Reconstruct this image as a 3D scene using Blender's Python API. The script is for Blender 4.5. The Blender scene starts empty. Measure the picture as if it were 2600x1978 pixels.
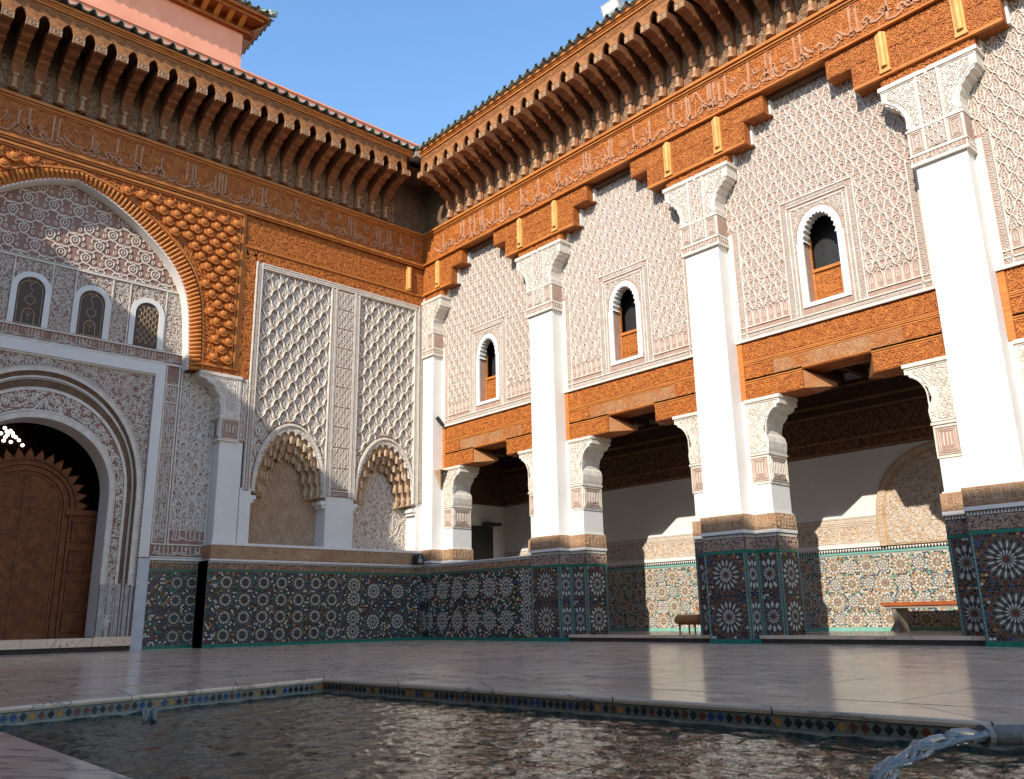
import bpy, math, random
import numpy as np
from mathutils import Matrix, Vector

random.seed(7)
RNG = np.random.default_rng(11)
PI = math.pi
SC = bpy.context.scene
COL = SC.collection

# ------------------------------------------------------------------ camera, sky, sun, exposure
YAW, PITCH, ROLL, FPX = 0.73941656, 0.26363865, -0.01835769, 2139.15
_f = Vector((math.sin(YAW) * math.cos(PITCH), math.cos(YAW) * math.cos(PITCH), math.sin(PITCH)))
_r = Vector((math.cos(YAW), -math.sin(YAW), 0))
_u = _r.cross(_f)
_c, _s = math.cos(ROLL), math.sin(ROLL)
_r, _u = _c * _r + _s * _u, -_s * _r + _c * _u
cam = bpy.data.cameras.new('camera')
cam.sensor_width = 36
cam.lens = 36 * FPX / 2600
cam.clip_start = 0.02
cam.clip_end = 500
camo = bpy.data.objects.new('camera', cam)
COL.objects.link(camo)
camo.matrix_world = Matrix(((_r.x, _u.x, -_f.x, 0), (_r.y, _u.y, -_f.y, 0), (_r.z, _u.z, -_f.z, 0.40), (0, 0, 0, 1)))
SC.camera = camo

SUN_TRAVEL = Vector((1.0, 0.36, -0.652)).normalized()
to_sun = -SUN_TRAVEL
elev = math.asin(to_sun.z)
world = bpy.data.worlds.new('World')
SC.world = world
world.use_nodes = True
wn = world.node_tree.nodes
wl = world.node_tree.links
sky = wn.new('ShaderNodeTexSky')
sky.sky_type = 'NISHITA'
sky.sun_disc = False
sky.sun_elevation = elev
sky.sun_rotation = math.atan2(to_sun.x, to_sun.y)
sky.altitude = 450
sky.air_density = 1.15
sky.dust_density = 0.3
sky.ozone_density = 2.2
hsv = wn.new('ShaderNodeHueSaturation')
hsv.inputs['Saturation'].default_value = 1.12
wl.new(sky.outputs[0], hsv.inputs['Color'])
wl.new(hsv.outputs[0], wn['Background'].inputs[0])
wn['Background'].inputs[1].default_value = 0.15
sun = bpy.data.lights.new('sun', 'SUN')
sun.energy = 2.75
sun.angle = math.radians(0.55)
sun.color = (1.0, 0.93, 0.82)
suno = bpy.data.objects.new('sun', sun)
COL.objects.link(suno)
suno.rotation_euler = SUN_TRAVEL.to_track_quat('-Z', 'Y').to_euler()
suno.location = (-12, -6, 18)
SC.view_settings.view_transform = 'Standard'
SC.view_settings.look = 'None'
SC.view_settings.exposure = 1.1
SC.view_settings.gamma = 1.0
SC.view_settings.use_curve_mapping = False
SC.render.engine = 'CYCLES'
SC.cycles.max_bounces = 8
SC.cycles.diffuse_bounces = 5
SC.cycles.glossy_bounces = 4
SC.cycles.transmission_bounces = 4
SC.cycles.caustics_reflective = False
SC.cycles.caustics_refractive = False
SC.cycles.use_denoising = True

# ------------------------------------------------------------------ materials
MATS = {}


def mat(name, col, col2=None, rough=0.8, scale=6.0, bump=0.0, bscale=40.0, rnd=0.0, spec=0.4, detail=5.0, streak=None, dirt=None, bump2=None):
    m = bpy.data.materials.new(name)
    m.use_nodes = True
    nt = m.node_tree
    N, L = nt.nodes, nt.links
    b = N['Principled BSDF']
    b.inputs['Roughness'].default_value = rough
    b.inputs['Specular IOR Level'].default_value = spec
    tc = N.new('ShaderNodeTexCoord')
    mp = N.new('ShaderNodeMapping')
    L.new(tc.outputs['Object'], mp.inputs[0])
    if streak:
        mp.inputs['Scale'].default_value = streak
    n1 = N.new('ShaderNodeTexNoise')
    n1.inputs['Scale'].default_value = scale
    n1.inputs['Detail'].default_value = detail
    n1.inputs['Roughness'].default_value = 0.62
    L.new(mp.outputs[0], n1.inputs['Vector'])
    rp = N.new('ShaderNodeValToRGB')
    rp.color_ramp.elements[0].position = 0.32
    rp.color_ramp.elements[1].position = 0.68
    c2 = col2 or tuple(c * 0.8 for c in col)
    rp.color_ramp.elements[0].color = (*c2, 1)
    rp.color_ramp.elements[1].color = (*col, 1)
    L.new(n1.outputs['Fac'], rp.inputs[0])
    out = rp.outputs[0]
    if dirt:
        n3 = N.new('ShaderNodeTexNoise')
        n3.inputs['Scale'].default_value = dirt[1]
        n3.inputs['Detail'].default_value = 8
        n3.inputs['Roughness'].default_value = 0.7
        L.new(tc.outputs['Object'], n3.inputs['Vector'])
        r3 = N.new('ShaderNodeValToRGB')
        r3.color_ramp.elements[0].position = dirt[2]
        r3.color_ramp.elements[1].position = dirt[2] + 0.14
        L.new(n3.outputs['Fac'], r3.inputs[0])
        mx = N.new('ShaderNodeMix')
        mx.data_type = 'RGBA'
        L.new(r3.outputs[0], mx.inputs[0])
        L.new(out, mx.inputs[6])
        mx.inputs[7].default_value = (*dirt[0], 1)
        out = mx.outputs[2]
    if rnd:
        oi = N.new('ShaderNodeObjectInfo')
        mr = N.new('ShaderNodeMapRange')
        mr.inputs[3].default_value = 1 - rnd
        mr.inputs[4].default_value = 1 + rnd
        L.new(oi.outputs['Random'], mr.inputs[0])
        hs = N.new('ShaderNodeHueSaturation')
        L.new(mr.outputs[0], hs.inputs['Value'])
        L.new(out, hs.inputs['Color'])
        out = hs.outputs[0]
    L.new(out, b.inputs['Base Color'])
    if bump:
        n2 = N.new('ShaderNodeTexNoise')
        n2.inputs['Scale'].default_value = bscale
        n2.inputs['Detail'].default_value = 4
        L.new(mp.outputs[0], n2.inputs['Vector'])
        bp = N.new('ShaderNodeBump')
        bp.inputs['Strength'].default_value = bump
        bp.inputs['Distance'].default_value = 0.02
        L.new(n2.outputs['Fac'], bp.inputs['Height'])
        if bump2:
            v = N.new('ShaderNodeTexVoronoi')
            v.inputs['Scale'].default_value = bump2[1]
            v.feature = 'SMOOTH_F1'
            L.new(tc.outputs['Object'], v.inputs['Vector'])
            b2 = N.new('ShaderNodeBump')
            b2.inputs['Strength'].default_value = bump2[0]
            b2.inputs['Distance'].default_value = 0.02
            L.new(v.outputs['Distance'], b2.inputs['Height'])
            L.new(b2.outputs[0], bp.inputs['Normal'])
        L.new(bp.outputs[0], b.inputs['Normal'])
    MATS[name] = m
    return m


WHITE = mat('white_plaster', (0.76, 0.735, 0.69), (0.70, 0.665, 0.61), 0.85, 2.2, 0.12, 30, dirt=((0.60, 0.54, 0.47), 1.7, 0.70))
STUC = mat('carved_stucco', (0.74, 0.68, 0.60), (0.60, 0.52, 0.43), 0.85, 9, 0.25, 60)
GROUND_B = mat('stucco_ground', (0.47, 0.325, 0.255), (0.36, 0.225, 0.165), 0.9, 7, 0.3, 50)
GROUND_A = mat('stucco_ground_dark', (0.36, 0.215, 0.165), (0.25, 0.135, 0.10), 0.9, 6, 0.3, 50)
STUC_GREY = mat('grey_weathered_stucco', (0.50, 0.45, 0.41), (0.34, 0.29, 0.26), 0.9, 8, 0.3, 50)
STUC_TAN = mat('aged_tan_stucco', (0.56, 0.40, 0.26), (0.42, 0.26, 0.14), 0.9, 5, 0.35, 50)
FRZ = mat('brown_carved_frieze', (0.50, 0.30, 0.17), (0.30, 0.15, 0.08), 0.85, 7, 0.4, 60)
CEDAR = mat('carved_cedar', (0.43, 0.125, 0.020), (0.26, 0.066, 0.011), 0.7, 7, 0.7, 55, dirt=((0.22, 0.07, 0.02), 2.4, 0.60), bump2=(0.5, 38))
CEDAR_L = mat('cedar_relief', (0.60, 0.215, 0.042), (0.44, 0.128, 0.022), 0.65, 9, 0.3, 60)
CEDAR_M = mat('cedar_moulding', (0.60, 0.225, 0.045), (0.40, 0.12, 0.022), 0.6, 4, 0.3, 40, streak=(1, 1, 8))
CEDAR_GREY = mat('worn_cedar', (0.42, 0.24, 0.12), (0.40, 0.13, 0.03), 0.8, 2.5, 0.5, 45)
POST = mat('pale_cedar_post', (0.72, 0.40, 0.12), (0.60, 0.28, 0.07), 0.6, 5, 0.3, 30)
LETTER = mat('inscription_wood', (0.52, 0.27, 0.15), (0.38, 0.16, 0.07), 0.7, 8, 0.2, 50)
CORBEL = mat('weathered_corbel', (0.29, 0.115, 0.042), (0.17, 0.058, 0.02), 0.8, 9, 0.5, 45, rnd=0.15)
CORBEL_FACE = mat('corbel_end', (0.50, 0.31, 0.17), (0.30, 0.15, 0.07), 0.8, 14, 0.3, 60)
FASCIA = mat('fascia_board', (0.40, 0.165, 0.05), (0.25, 0.085, 0.025), 0.75, 10, 0.6, 60, bump2=(0.4, 45))
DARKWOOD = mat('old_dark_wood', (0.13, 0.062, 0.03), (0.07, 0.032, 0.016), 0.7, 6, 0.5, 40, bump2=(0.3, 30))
DARKWOOD_L = mat('old_wood_relief', (0.34, 0.18, 0.09), (0.22, 0.105, 0.05), 0.7, 8)
EAVEWALL = mat('eave_back_stucco', (0.19, 0.115, 0.068), (0.11, 0.06, 0.034), 0.9, 8, 0.5, 45)  # colour darkened to carry the shade of the deep gaps between corbels
TILE_G = mat('green_glazed_tile', (0.075, 0.14, 0.095), (0.03, 0.055, 0.04), 0.32, 12, 0.1, 40, rnd=0.3, dirt=((0.55, 0.54, 0.46), 9, 0.47), spec=0.6)
PINK = mat('pink_plaster', (0.80, 0.34, 0.215), (0.72, 0.28, 0.17), 0.9, 2.5, 0.2, 40, dirt=((0.66, 0.33, 0.24), 3, 0.62))
GROUT = mat('zellige_grout', (0.42, 0.38, 0.32), (0.28, 0.25, 0.21), 0.8, 20)
BLACKGROUT = mat('dark_grout', (0.15, 0.13, 0.105), (0.08, 0.07, 0.058), 0.8, 20)
Z_WHITE = mat('zellige_white', (0.68, 0.64, 0.55), (0.50, 0.45, 0.37), 0.22, 25)
Z_BLACK = mat('zellige_black', (0.022, 0.022, 0.022), (0.04, 0.032, 0.028), 0.18, 25)
Z_BLUE = mat('zellige_blue', (0.045, 0.075, 0.20), (0.03, 0.05, 0.13), 0.18, 25)
Z_GREEN = mat('zellige_green', (0.025, 0.22, 0.15), (0.015, 0.13, 0.09), 0.2, 25)
Z_OCHRE = mat('zellige_ochre', (0.52, 0.25, 0.06), (0.40, 0.16, 0.035), 0.2, 25)
Z_BROWN = mat('zellige_brown', (0.19, 0.055, 0.025), (0.12, 0.035, 0.018), 0.2, 25)
Z_TURQ = mat('zellige_turquoise', (0.20, 0.46, 0.40), (0.13, 0.34, 0.29), 0.2, 25)
ZM = [Z_WHITE, Z_BLACK, Z_BLUE, Z_GREEN, Z_OCHRE, Z_BROWN, Z_TURQ]
W_, K_, B_, G_, O_, R_, T_ = range(7)
DOORWOOD = mat('door_wood', (0.26, 0.075, 0.014), (0.13, 0.034, 0.007), 0.6, 8, 0.4, 45)
BLACK = mat('black_metal_and_shade', (0.02, 0.02, 0.022), (0.03, 0.03, 0.03), 0.5)  # also on flat panels that stand for unlit rooms
GREYM = mat('grey_metal', (0.45, 0.42, 0.38), (0.3, 0.28, 0.25), 0.45)
BENCHTOP = mat('bench_red_wood', (0.42, 0.11, 0.03), (0.28, 0.07, 0.02), 0.4, 6, 0.2, 30)
LEATHER = mat('tan_leather', (0.55, 0.25, 0.09), (0.42, 0.17, 0.05), 0.5, 8, 0.2, 60)
BENCHLEG = mat('bench_leg', (0.38, 0.33, 0.27), (0.25, 0.21, 0.17), 0.6)
GREYMARBLE = mat('grey_marble', (0.55, 0.55, 0.56), (0.42, 0.42, 0.44), 0.3, 5)
BED = mat('joint_bed', (0.07, 0.06, 0.05), (0.05, 0.04, 0.035), 0.9)
BASIN = mat('basin_tiles', (0.03, 0.11, 0.10), (0.015, 0.06, 0.055), 0.4, 14)
POOLGREY = mat('pool_grey_tile', (0.24, 0.25, 0.20), (0.13, 0.15, 0.12), 0.35, 22)
SPOUT = mat('spout_stone', (0.30, 0.26, 0.23), (0.17, 0.15, 0.13), 0.35, 18, 0.3, 60)


def marble():
    m = mat('polished_marble', (0.78, 0.585, 0.43), (0.63, 0.45, 0.31), 0.14, 1.6, 0.0, rnd=0.06, spec=0.55)
    nt = m.node_tree
    N, L = nt.nodes, nt.links
    b = N['Principled BSDF']
    src = b.inputs['Base Color'].links[0].from_socket
    tc = [n for n in N if n.type == 'TEX_COORD'][0]
    mp = N.new('ShaderNodeMapping')
    mp.inputs['Scale'].default_value = (1.0, 0.35, 1)
    mp.inputs['Rotation'].default_value = (0, 0, 0.5)
    L.new(tc.outputs['Object'], mp.inputs[0])
    n = N.new('ShaderNodeTexNoise')
    n.inputs['Scale'].default_value = 2.2
    n.inputs['Detail'].default_value = 7
    n.inputs['Distortion'].default_value = 1.2
    L.new(mp.outputs[0], n.inputs['Vector'])
    r = N.new('ShaderNodeValToRGB')
    e = r.color_ramp.elements
    e[0].position = 0.485
    e[0].color = (0, 0, 0, 1)
    e[1].position = 0.5
    e[1].color = (1, 1, 1, 1)
    x = e.new(0.515)
    x.color = (0, 0, 0, 1)
    L.new(n.outputs['Fac'], r.inputs[0])
    mx = N.new('ShaderNodeMix')
    mx.data_type = 'RGBA'
    ml = N.new('ShaderNodeMath')
    ml.operation = 'MULTIPLY'
    ml.inputs[1].default_value = 0.75
    L.new(r.outputs[0], ml.inputs[0])
    L.new(ml.outputs[0], mx.inputs[0])
    L.new(src, mx.inputs[6])
    mx.inputs[7].default_value = (0.20, 0.165, 0.14, 1)
    L.new(mx.outputs[2], b.inputs['Base Color'])
    n2 = N.new('ShaderNodeTexNoise')
    n2.inputs['Scale'].default_value = 3.5
    n2.inputs['Detail'].default_value = 3
    L.new(tc.outputs['Object'], n2.inputs['Vector'])
    bp = N.new('ShaderNodeBump')
    bp.inputs['Strength'].default_value = 0.06
    bp.inputs['Distance'].default_value = 0.02
    L.new(n2.outputs['Fac'], bp.inputs['Height'])
    L.new(bp.outputs[0], b.inputs['Normal'])
    mr = N.new('ShaderNodeMapRange')
    mr.inputs[3].default_value = 0.08
    mr.inputs[4].default_value = 0.26
    L.new(n2.outputs['Fac'], mr.inputs[0])
    L.new(mr.outputs[0], b.inputs['Roughness'])
    return m


MARBLE = marble()


def water_mat():
    m = bpy.data.materials.new('pool_water')
    m.use_nodes = True
    nt = m.node_tree
    N, L = nt.nodes, nt.links
    b = N['Principled BSDF']
    b.inputs['Base Color'].default_value = (0.035, 0.15, 0.125, 1)
    b.inputs['Roughness'].default_value = 0.02
    b.inputs['IOR'].default_value = 1.33
    b.inputs['Transmission Weight'].default_value = 0.85
    tc = N.new('ShaderNodeTexCoord')
    n = N.new('ShaderNodeTexNoise')
    n.inputs['Scale'].default_value = 34
    n.inputs['Detail'].default_value = 3
    n.inputs['Distortion'].default_value = 0.8
    L.new(tc.outputs['Object'], n.inputs['Vector'])
    bp = N.new('ShaderNodeBump')
    bp.inputs['Strength'].default_value = 0.35
    bp.inputs['Distance'].default_value = 0.012
    L.new(n.outputs['Fac'], bp.inputs['Height'])
    L.new(bp.outputs[0], b.inputs['Normal'])
    return m


WATER = water_mat()
JETW = bpy.data.materials.new('falling_water')
JETW.use_nodes = True
_b = JETW.node_tree.nodes['Principled BSDF']
_b.inputs['Base Color'].default_value = (0.92, 0.95, 0.95, 1)
_b.inputs['Roughness'].default_value = 0.03
_b.inputs['IOR'].default_value = 1.33
_b.inputs['Transmission Weight'].default_value = 0.75


def emit_mat(name, col, s):
    m = bpy.data.materials.new(name)
    m.use_nodes = True
    b = m.node_tree.nodes['Principled BSDF']
    b.inputs['Base Color'].default_value = (*col, 1)
    b.inputs['Emission Color'].default_value = (*col, 1)
    b.inputs['Emission Strength'].default_value = s
    return m


LIT = emit_mat('lit_glass', (1.0, 0.95, 0.85), 3.0)


def glass_mat():
    m = bpy.data.materials.new('dark_window_glass')
    m.use_nodes = True
    b = m.node_tree.nodes['Principled BSDF']
    b.inputs['Base Color'].default_value = (0.10, 0.075, 0.06, 1)
    b.inputs['Roughness'].default_value = 0.6
    b.inputs['Specular IOR Level'].default_value = 0.15
    return m


PANE = glass_mat()


# ------------------------------------------------------------------ mesh building
class Fr:
    """A wall frame: u along the wall, v up, n out of the wall."""

    def __init__(s, O, U, V, N):
        s.O, s.U, s.V, s.N = (np.array(a, float) for a in (O, U, V, N))

    def P(s, A):
        A = np.asarray(A, float)
        return s.O + A[:, :1] * s.U + A[:, 1:2] * s.V + A[:, 2:3] * s.N

    def mat4(s, u, v, n, ang=0.0):
        c, k = math.cos(ang), math.sin(ang)
        X = c * s.U + k * s.V
        Y = -k * s.U + c * s.V
        o = s.O + u * s.U + v * s.V + n * s.N
        return Matrix([[X[i], Y[i], s.N[i], o[i]] for i in range(3)] + [[0, 0, 0, 1]])


def FA(y):                      # faces -y, u = x
    return Fr((0, y, 0), (1, 0, 0), (0, 0, 1), (0, -1, 0))


def FB(x):                      # faces -x, u = -y
    return Fr((x, 0, 0), (0, -1, 0), (0, 0, 1), (-1, 0, 0))


def FN(y):                      # faces +y, u = -x
    return Fr((0, y, 0), (-1, 0, 0), (0, 0, 1), (0, 1, 0))


def FE(x):                      # faces +x, u = y
    return Fr((x, 0, 0), (0, 1, 0), (0, 0, 1), (1, 0, 0))


LOCAL = Fr((0, 0, 0), (1, 0, 0), (0, 1, 0), (0, 0, 1))


class MB:
    def __init__(s):
        s.V, s.F, s.n = [], [], 0

    def add(s, V, F, mi=0):
        """V n x 3; F m x k array of indices."""
        V = np.asarray(V, float)
        F = np.asarray(F, int)
        if len(F) == 0:
            return s
        s.V.append(V)
        s.F.append((F + s.n, mi))
        s.n += len(V)
        return s

    def box(s, x0, x1, y0, y1, z0, z1, mi=0):
        v = [(x, y, z) for z in (z0, z1) for y in (y0, y1) for x in (x0, x1)]
        return s.add(v, [(0, 2, 3, 1), (4, 5, 7, 6), (0, 1, 5, 4), (2, 6, 7, 3), (0, 4, 6, 2), (1, 3, 7, 5)], mi)

    def fbox(s, f, u0, u1, v0, v1, n0, n1, mi=0):
        v = f.P([(u, w, n) for n in (n0, n1) for w in (v0, v1) for u in (u0, u1)])
        return s.add(v, [(0, 2, 3, 1), (4, 5, 7, 6), (0, 1, 5, 4), (2, 6, 7, 3), (0, 4, 6, 2), (1, 3, 7, 5)], mi)

    def poly(s, f, pts, n0, n1, mi=0, back=False):
        """prism of an outline in the wall plane."""
        p = np.asarray(pts, float)
        k = len(p)
        V = np.vstack([np.c_[p, np.full(k, n1)], np.c_[p, np.full(k, n0)]])
        V = f.P(V)
        base = s.n
        s.V.append(V)
        s.n += 2 * k
        s.F.append((np.array([list(range(k))]) + base, mi))
        if back:
            s.F.append((np.array([list(range(2 * k - 1, k - 1, -1))]) + base, mi))
        i = np.arange(k)
        j = (i + 1) % k
        s.F.append((np.c_[i, i + k, j + k, j] + base, mi))
        return s

    def ringplate(s, f, out, inn, n0, n1, mi=0, closed=False):
        o, q = np.asarray(out, float), np.asarray(inn, float)
        k = len(o)
        V = np.vstack([np.c_[o, np.full(k, n1)], np.c_[q, np.full(k, n1)], np.c_[o, np.full(k, n0)], np.c_[q, np.full(k, n0)]])
        i = np.arange(k if closed else k - 1)
        j = (i + 1) % k
        F = np.vstack([np.c_[i, j, j + k, i + k], np.c_[i + k, j + k, j + 3 * k, i + 3 * k], np.c_[i, i + 2 * k, j + 2 * k, j]])
        return s.add(f.P(V), F, mi)

    def sweep(s, f, path, prof, mi=0):
        """ring-like moulding: path k x 2 in the plane; prof list of (offset outward along the path normal, n)."""
        p = np.asarray(path, float)
        t = np.gradient(p, axis=0)
        t /= np.linalg.norm(t, axis=1)[:, None] + 1e-9
        nn = np.c_[-t[:, 1], t[:, 0]]
        k, m = len(p), len(prof)
        V = np.vstack([np.c_[p + nn * o, np.full(k, d)] for o, d in prof])
        i = np.arange(k - 1)
        F = np.vstack([np.c_[i + a * k, i + 1 + a * k, i + 1 + (a + 1) * k, i + (a + 1) * k] for a in range(m - 1)])
        return s.add(f.P(V), F, mi)

    def tube(s, path, r, seg=8, mi=0):
        p = np.asarray(path, float)
        r = np.broadcast_to(r, (len(p),))
        t = np.gradient(p, axis=0)
        V = []
        for a, d, q in zip(p, t, r):
            d = d / np.linalg.norm(d)
            h = np.array([0, 0, 1.0]) if abs(d[2]) < 0.9 else np.array([1.0, 0, 0])
            e1 = np.cross(d, h)
            e1 /= np.linalg.norm(e1)
            e2 = np.cross(d, e1)
            for k in range(seg):
                g = 2 * PI * k / seg
                V.append(a + q * (math.cos(g) * e1 + math.sin(g) * e2))
        F = []
        for i in range(len(p) - 1):
            for k in range(seg):
                F.append((i * seg + k, i * seg + (k + 1) % seg, (i + 1) * seg + (k + 1) % seg, (i + 1) * seg + k))
        s.add(V, F, mi)
        b = s.n - len(V)
        s.F.append((np.array([list(range(seg - 1, -1, -1))]) + b, mi))
        s.F.append((np.array([list(range(len(V) - seg, len(V)))]) + b, mi))
        return s

    def rel(s, f, VF, mi=0, n=0.0):
        """relief (u, v, n arrays) put onto a frame."""
        V, F = VF
        if len(F):
            V = V.copy()
            V[:, 2] += n
            s.add(f.P(V), F, mi)
        return s

    def build(s, name, mats, parent=None, smooth=False, stuff=False, shift=None):
        me = bpy.data.meshes.new(name)
        V = np.vstack(s.V)
        if shift is not None:
            V = V - np.asarray(shift, float)
        me.vertices.add(len(V))
        me.vertices.foreach_set('co', V.astype(np.float32).ravel())
        loops = np.concatenate([F.ravel() for F, _ in s.F])
        sizes = np.concatenate([np.full(len(F), F.shape[1]) for F, _ in s.F])
        mi = np.concatenate([np.full(len(F), m) for F, m in s.F])
        me.loops.add(len(loops))
        me.loops.foreach_set('vertex_index', loops.astype(np.int32))
        me.polygons.add(len(sizes))
        me.polygons.foreach_set('loop_start', np.concatenate([[0], np.cumsum(sizes)[:-1]]).astype(np.int32))
        me.polygons.foreach_set('material_index', mi.astype(np.int32))
        me.polygons.foreach_set('use_smooth', np.full(len(sizes), bool(smooth)))
        for m in (mats if isinstance(mats, (list, tuple)) else [mats]):
            me.materials.append(m)
        me.update(calc_edges=True)
        me.validate()
        o = bpy.data.objects.new(name, me)
        COL.objects.link(o)
        if parent is not None:
            put(o, parent)
        if stuff:
            o['kind'] = 'stuff'
        return o


BASE = {}


def put(o, parent):
    """parent keeping the world place of what was built in world coordinates"""
    o.parent = parent
    b = BASE.get(parent.name)
    if b is not None:
        o.matrix_parent_inverse = Matrix.Translation(-Vector(b))


def inst(mesh, name, M, parent):
    o = bpy.data.objects.new(name, mesh)
    COL.objects.link(o)
    put(o, parent)
    o.matrix_local = Matrix.Translation(-Vector(BASE.get(parent.name, (0, 0, 0)))) @ M if parent.name in BASE else M
    if parent.name in BASE:
        o.matrix_parent_inverse = Matrix.Identity(4)
        o.matrix_basis = Matrix.Translation(-Vector(BASE[parent.name])) @ M
    return o


def thing(name, label, cat, loc=(0, 0, 0), group=None):
    o = bpy.data.objects.new(name, None)
    COL.objects.link(o)
    o.empty_display_size = 0.2
    o.location = loc
    BASE[o.name] = tuple(loc)
    tag(o, label, cat, group)
    return o


def tag(o, label, cat, group=None):
    o['label'] = label
    o['category'] = cat
    if group:
        o['group'] = group
    return o


def struct(o):
    o['kind'] = 'structure'
    return o


def copy_tree(root, loc, label):
    r = root.copy()
    COL.objects.link(r)
    r.location = loc
    r['label'] = label
    BASE[r.name] = tuple(loc)
    for ch in root.children:
        c = ch.copy()
        COL.objects.link(c)
        c.parent = r
        c.matrix_parent_inverse = ch.matrix_parent_inverse.copy()
        for g in ch.children:
            d = g.copy()
            COL.objects.link(d)
            d.parent = c
            d.matrix_parent_inverse = g.matrix_parent_inverse.copy()
    return r


# ------------------------------------------------------------------ relief: ribbons laid on a ground
def ribbon(pts, w=0.02, h=0.012, closed=False):
    p = np.asarray(pts, float)
    if closed:
        p = np.vstack([p, p[:1]])
    t = np.gradient(p, axis=0)
    if closed:
        t[0] = t[-1] = p[1] - p[-2]
    t /= np.linalg.norm(t, axis=1)[:, None] + 1e-9
    q = np.c_[-t[:, 1], t[:, 0]]
    w = np.broadcast_to(w, (len(p),))[:, None]
    k = len(p)
    z0 = np.full(k, -0.002)
    z1 = np.full(k, h)
    V = np.vstack([np.c_[p + q * w * 0.5, z0], np.c_[p + q * w * 0.34, z1], np.c_[p - q * w * 0.34, z1], np.c_[p - q * w * 0.5, z0]])
    i = np.arange(k - 1)
    F = np.vstack([np.c_[i + a * k, i + (a + 1) * k, i + 1 + (a + 1) * k, i + 1 + a * k] for a in range(3)])
    return V, F


def merge(parts):
    V, F, n = [], [], 0
    for a, b in parts:
        V.append(a)
        F.append(b + n)
        n += len(a)
    if not V:
        return np.zeros((0, 3)), np.zeros((0, 4), int)
    return np.vstack(V), np.vstack(F)


def spread(VF, offs, clip=None, rot=None, scl=None, zj=0.0):
    """copies of a motif at offsets; clip(u, v) -> mask on face centres; rot / scl per copy."""
    V, F = VF
    offs = np.asarray(offs, float)
    if len(offs) == 0:
        return np.zeros((0, 3)), np.zeros((0, 4), int)
    n, k = len(offs), len(V)
    A = np.repeat(V[None], n, 0)
    if scl is not None:
        A[:, :, :2] *= np.asarray(scl, float).reshape(n, 1, -1)
    if rot is not None:
        c, s = np.cos(rot)[:, None], np.sin(rot)[:, None]
        x, y = A[:, :, 0].copy(), A[:, :, 1].copy()
        A[:, :, 0] = c * x - s * y
        A[:, :, 1] = s * x + c * y
    A[:, :, :2] += offs[:, None, :]
    if zj:
        A[:, :, 2] *= (1 + zj * (RNG.random((n, 1)) - 0.5))
    A = A.reshape(-1, 3)
    G = (F[None] + (np.arange(n) * k)[:, None, None]).reshape(-1, F.shape[1])
    if clip is not None:
        c = A[G].mean(1)
        G = G[clip(c[:, 0], c[:, 1])]
        used = np.unique(G)
        mp = np.zeros(len(A), int)
        mp[used] = np.arange(len(used))
        A, G = A[used], mp[G]
    return A, G


def rect(u0, u1, v0, v1):
    return lambda u, v: (u > u0) & (u < u1) & (v > v0) & (v < v1)


def grid(u0, u1, v0, v1, pu, pv, stagger=True):
    out = []
    j = 0
    v = v0 - pv
    while v < v1 + pv:
        u = u0 - pu + (pu / 2 if stagger and j % 2 else 0)
        while u < u1 + pu:
            out.append((u, v))
            u += pu
        v += pv
        j += 1
    return np.array(out)


def loop(a, b, n=14, pt=0.0, cu=0, cv=0):
    t = np.linspace(0, 2 * PI, n, endpoint=False)
    u = a * np.sin(t) * (1 - pt * np.cos(t))
    return np.c_[cu + u, cv + b * np.cos(t)]


def spiral(r, turns=1.4, n=14, cu=0, cv=0, ph=0.0, d=1, tail=0.0):
    t = np.linspace(0, 1, n)
    a = ph + d * turns * 2 * PI * t
    q = r * (0.18 + 0.82 * t)
    p = np.c_[cu + q * np.cos(a), cv + q * np.sin(a)]
    if tail:
        e = p[-1] - p[-2]
        e /= np.linalg.norm(e)
        p = np.vstack([p, p[-1] + e * tail * 0.5, p[-1] + e * tail])
    return p


def S(*pts, n=10):
    """smooth curve through points (Catmull-Rom)"""
    p = np.asarray(pts, float)
    p = np.vstack([2 * p[0] - p[1], p, 2 * p[-1] - p[-2]])
    out = []
    for i in range(1, len(p) - 2):
        a, b, c, d = p[i - 1:i + 3]
        for t in np.linspace(0, 1, n, endpoint=False):
            out.append(0.5 * ((2 * b) + (c - a) * t + (2 * a - 5 * b + 4 * c - d) * t * t + (3 * b - a - 3 * c + d) * t ** 3))
    out.append(p[-2])
    return np.array(out)


def resample(p, n):
    p = np.asarray(p, float)
    d = np.r_[0, np.cumsum(np.linalg.norm(np.diff(p, axis=0), axis=1))]
    t = np.linspace(0, d[-1], n)
    return np.c_[np.interp(t, d, p[:, 0]), np.interp(t, d, p[:, 1])]


def scroll_field(u0, u1, v0, v1, pitch, w, h, clip=None, jit=0.25, seed=1, lite=False):
    """a dense field of carved tendrils: spirals with tails and leaf drops"""
    rng = np.random.default_rng(seed)
    m = merge([ribbon(spiral(pitch * 0.40, 1.25, 11, tail=pitch * 0.42), np.linspace(w * 0.8, w, 13), h),
               ribbon(loop(pitch * 0.11, pitch * 0.2, 7, 0.5, pitch * 0.52, -pitch * 0.05), w * 0.7, h * 0.9, True)])
    if lite:
        m = ribbon(spiral(pitch * 0.42, 1.1, 8, tail=pitch * 0.4), w, h)
    g = grid(u0, u1, v0, v1, pitch, pitch * 0.86)
    g = g + (rng.random(g.shape) - 0.5) * pitch * jit
    c0 = rect(u0, u1, v0, v1)
    cl = c0 if clip is None else (lambda u, v: c0(u, v) & clip(u, v))
    rot = rng.random(len(g)) * 2 * PI
    sc = np.c_[np.where(rng.random(len(g)) < 0.5, 1.0, -1.0), np.ones(len(g))]
    return spread(m, g, cl, rot, sc, 0.5)


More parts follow.
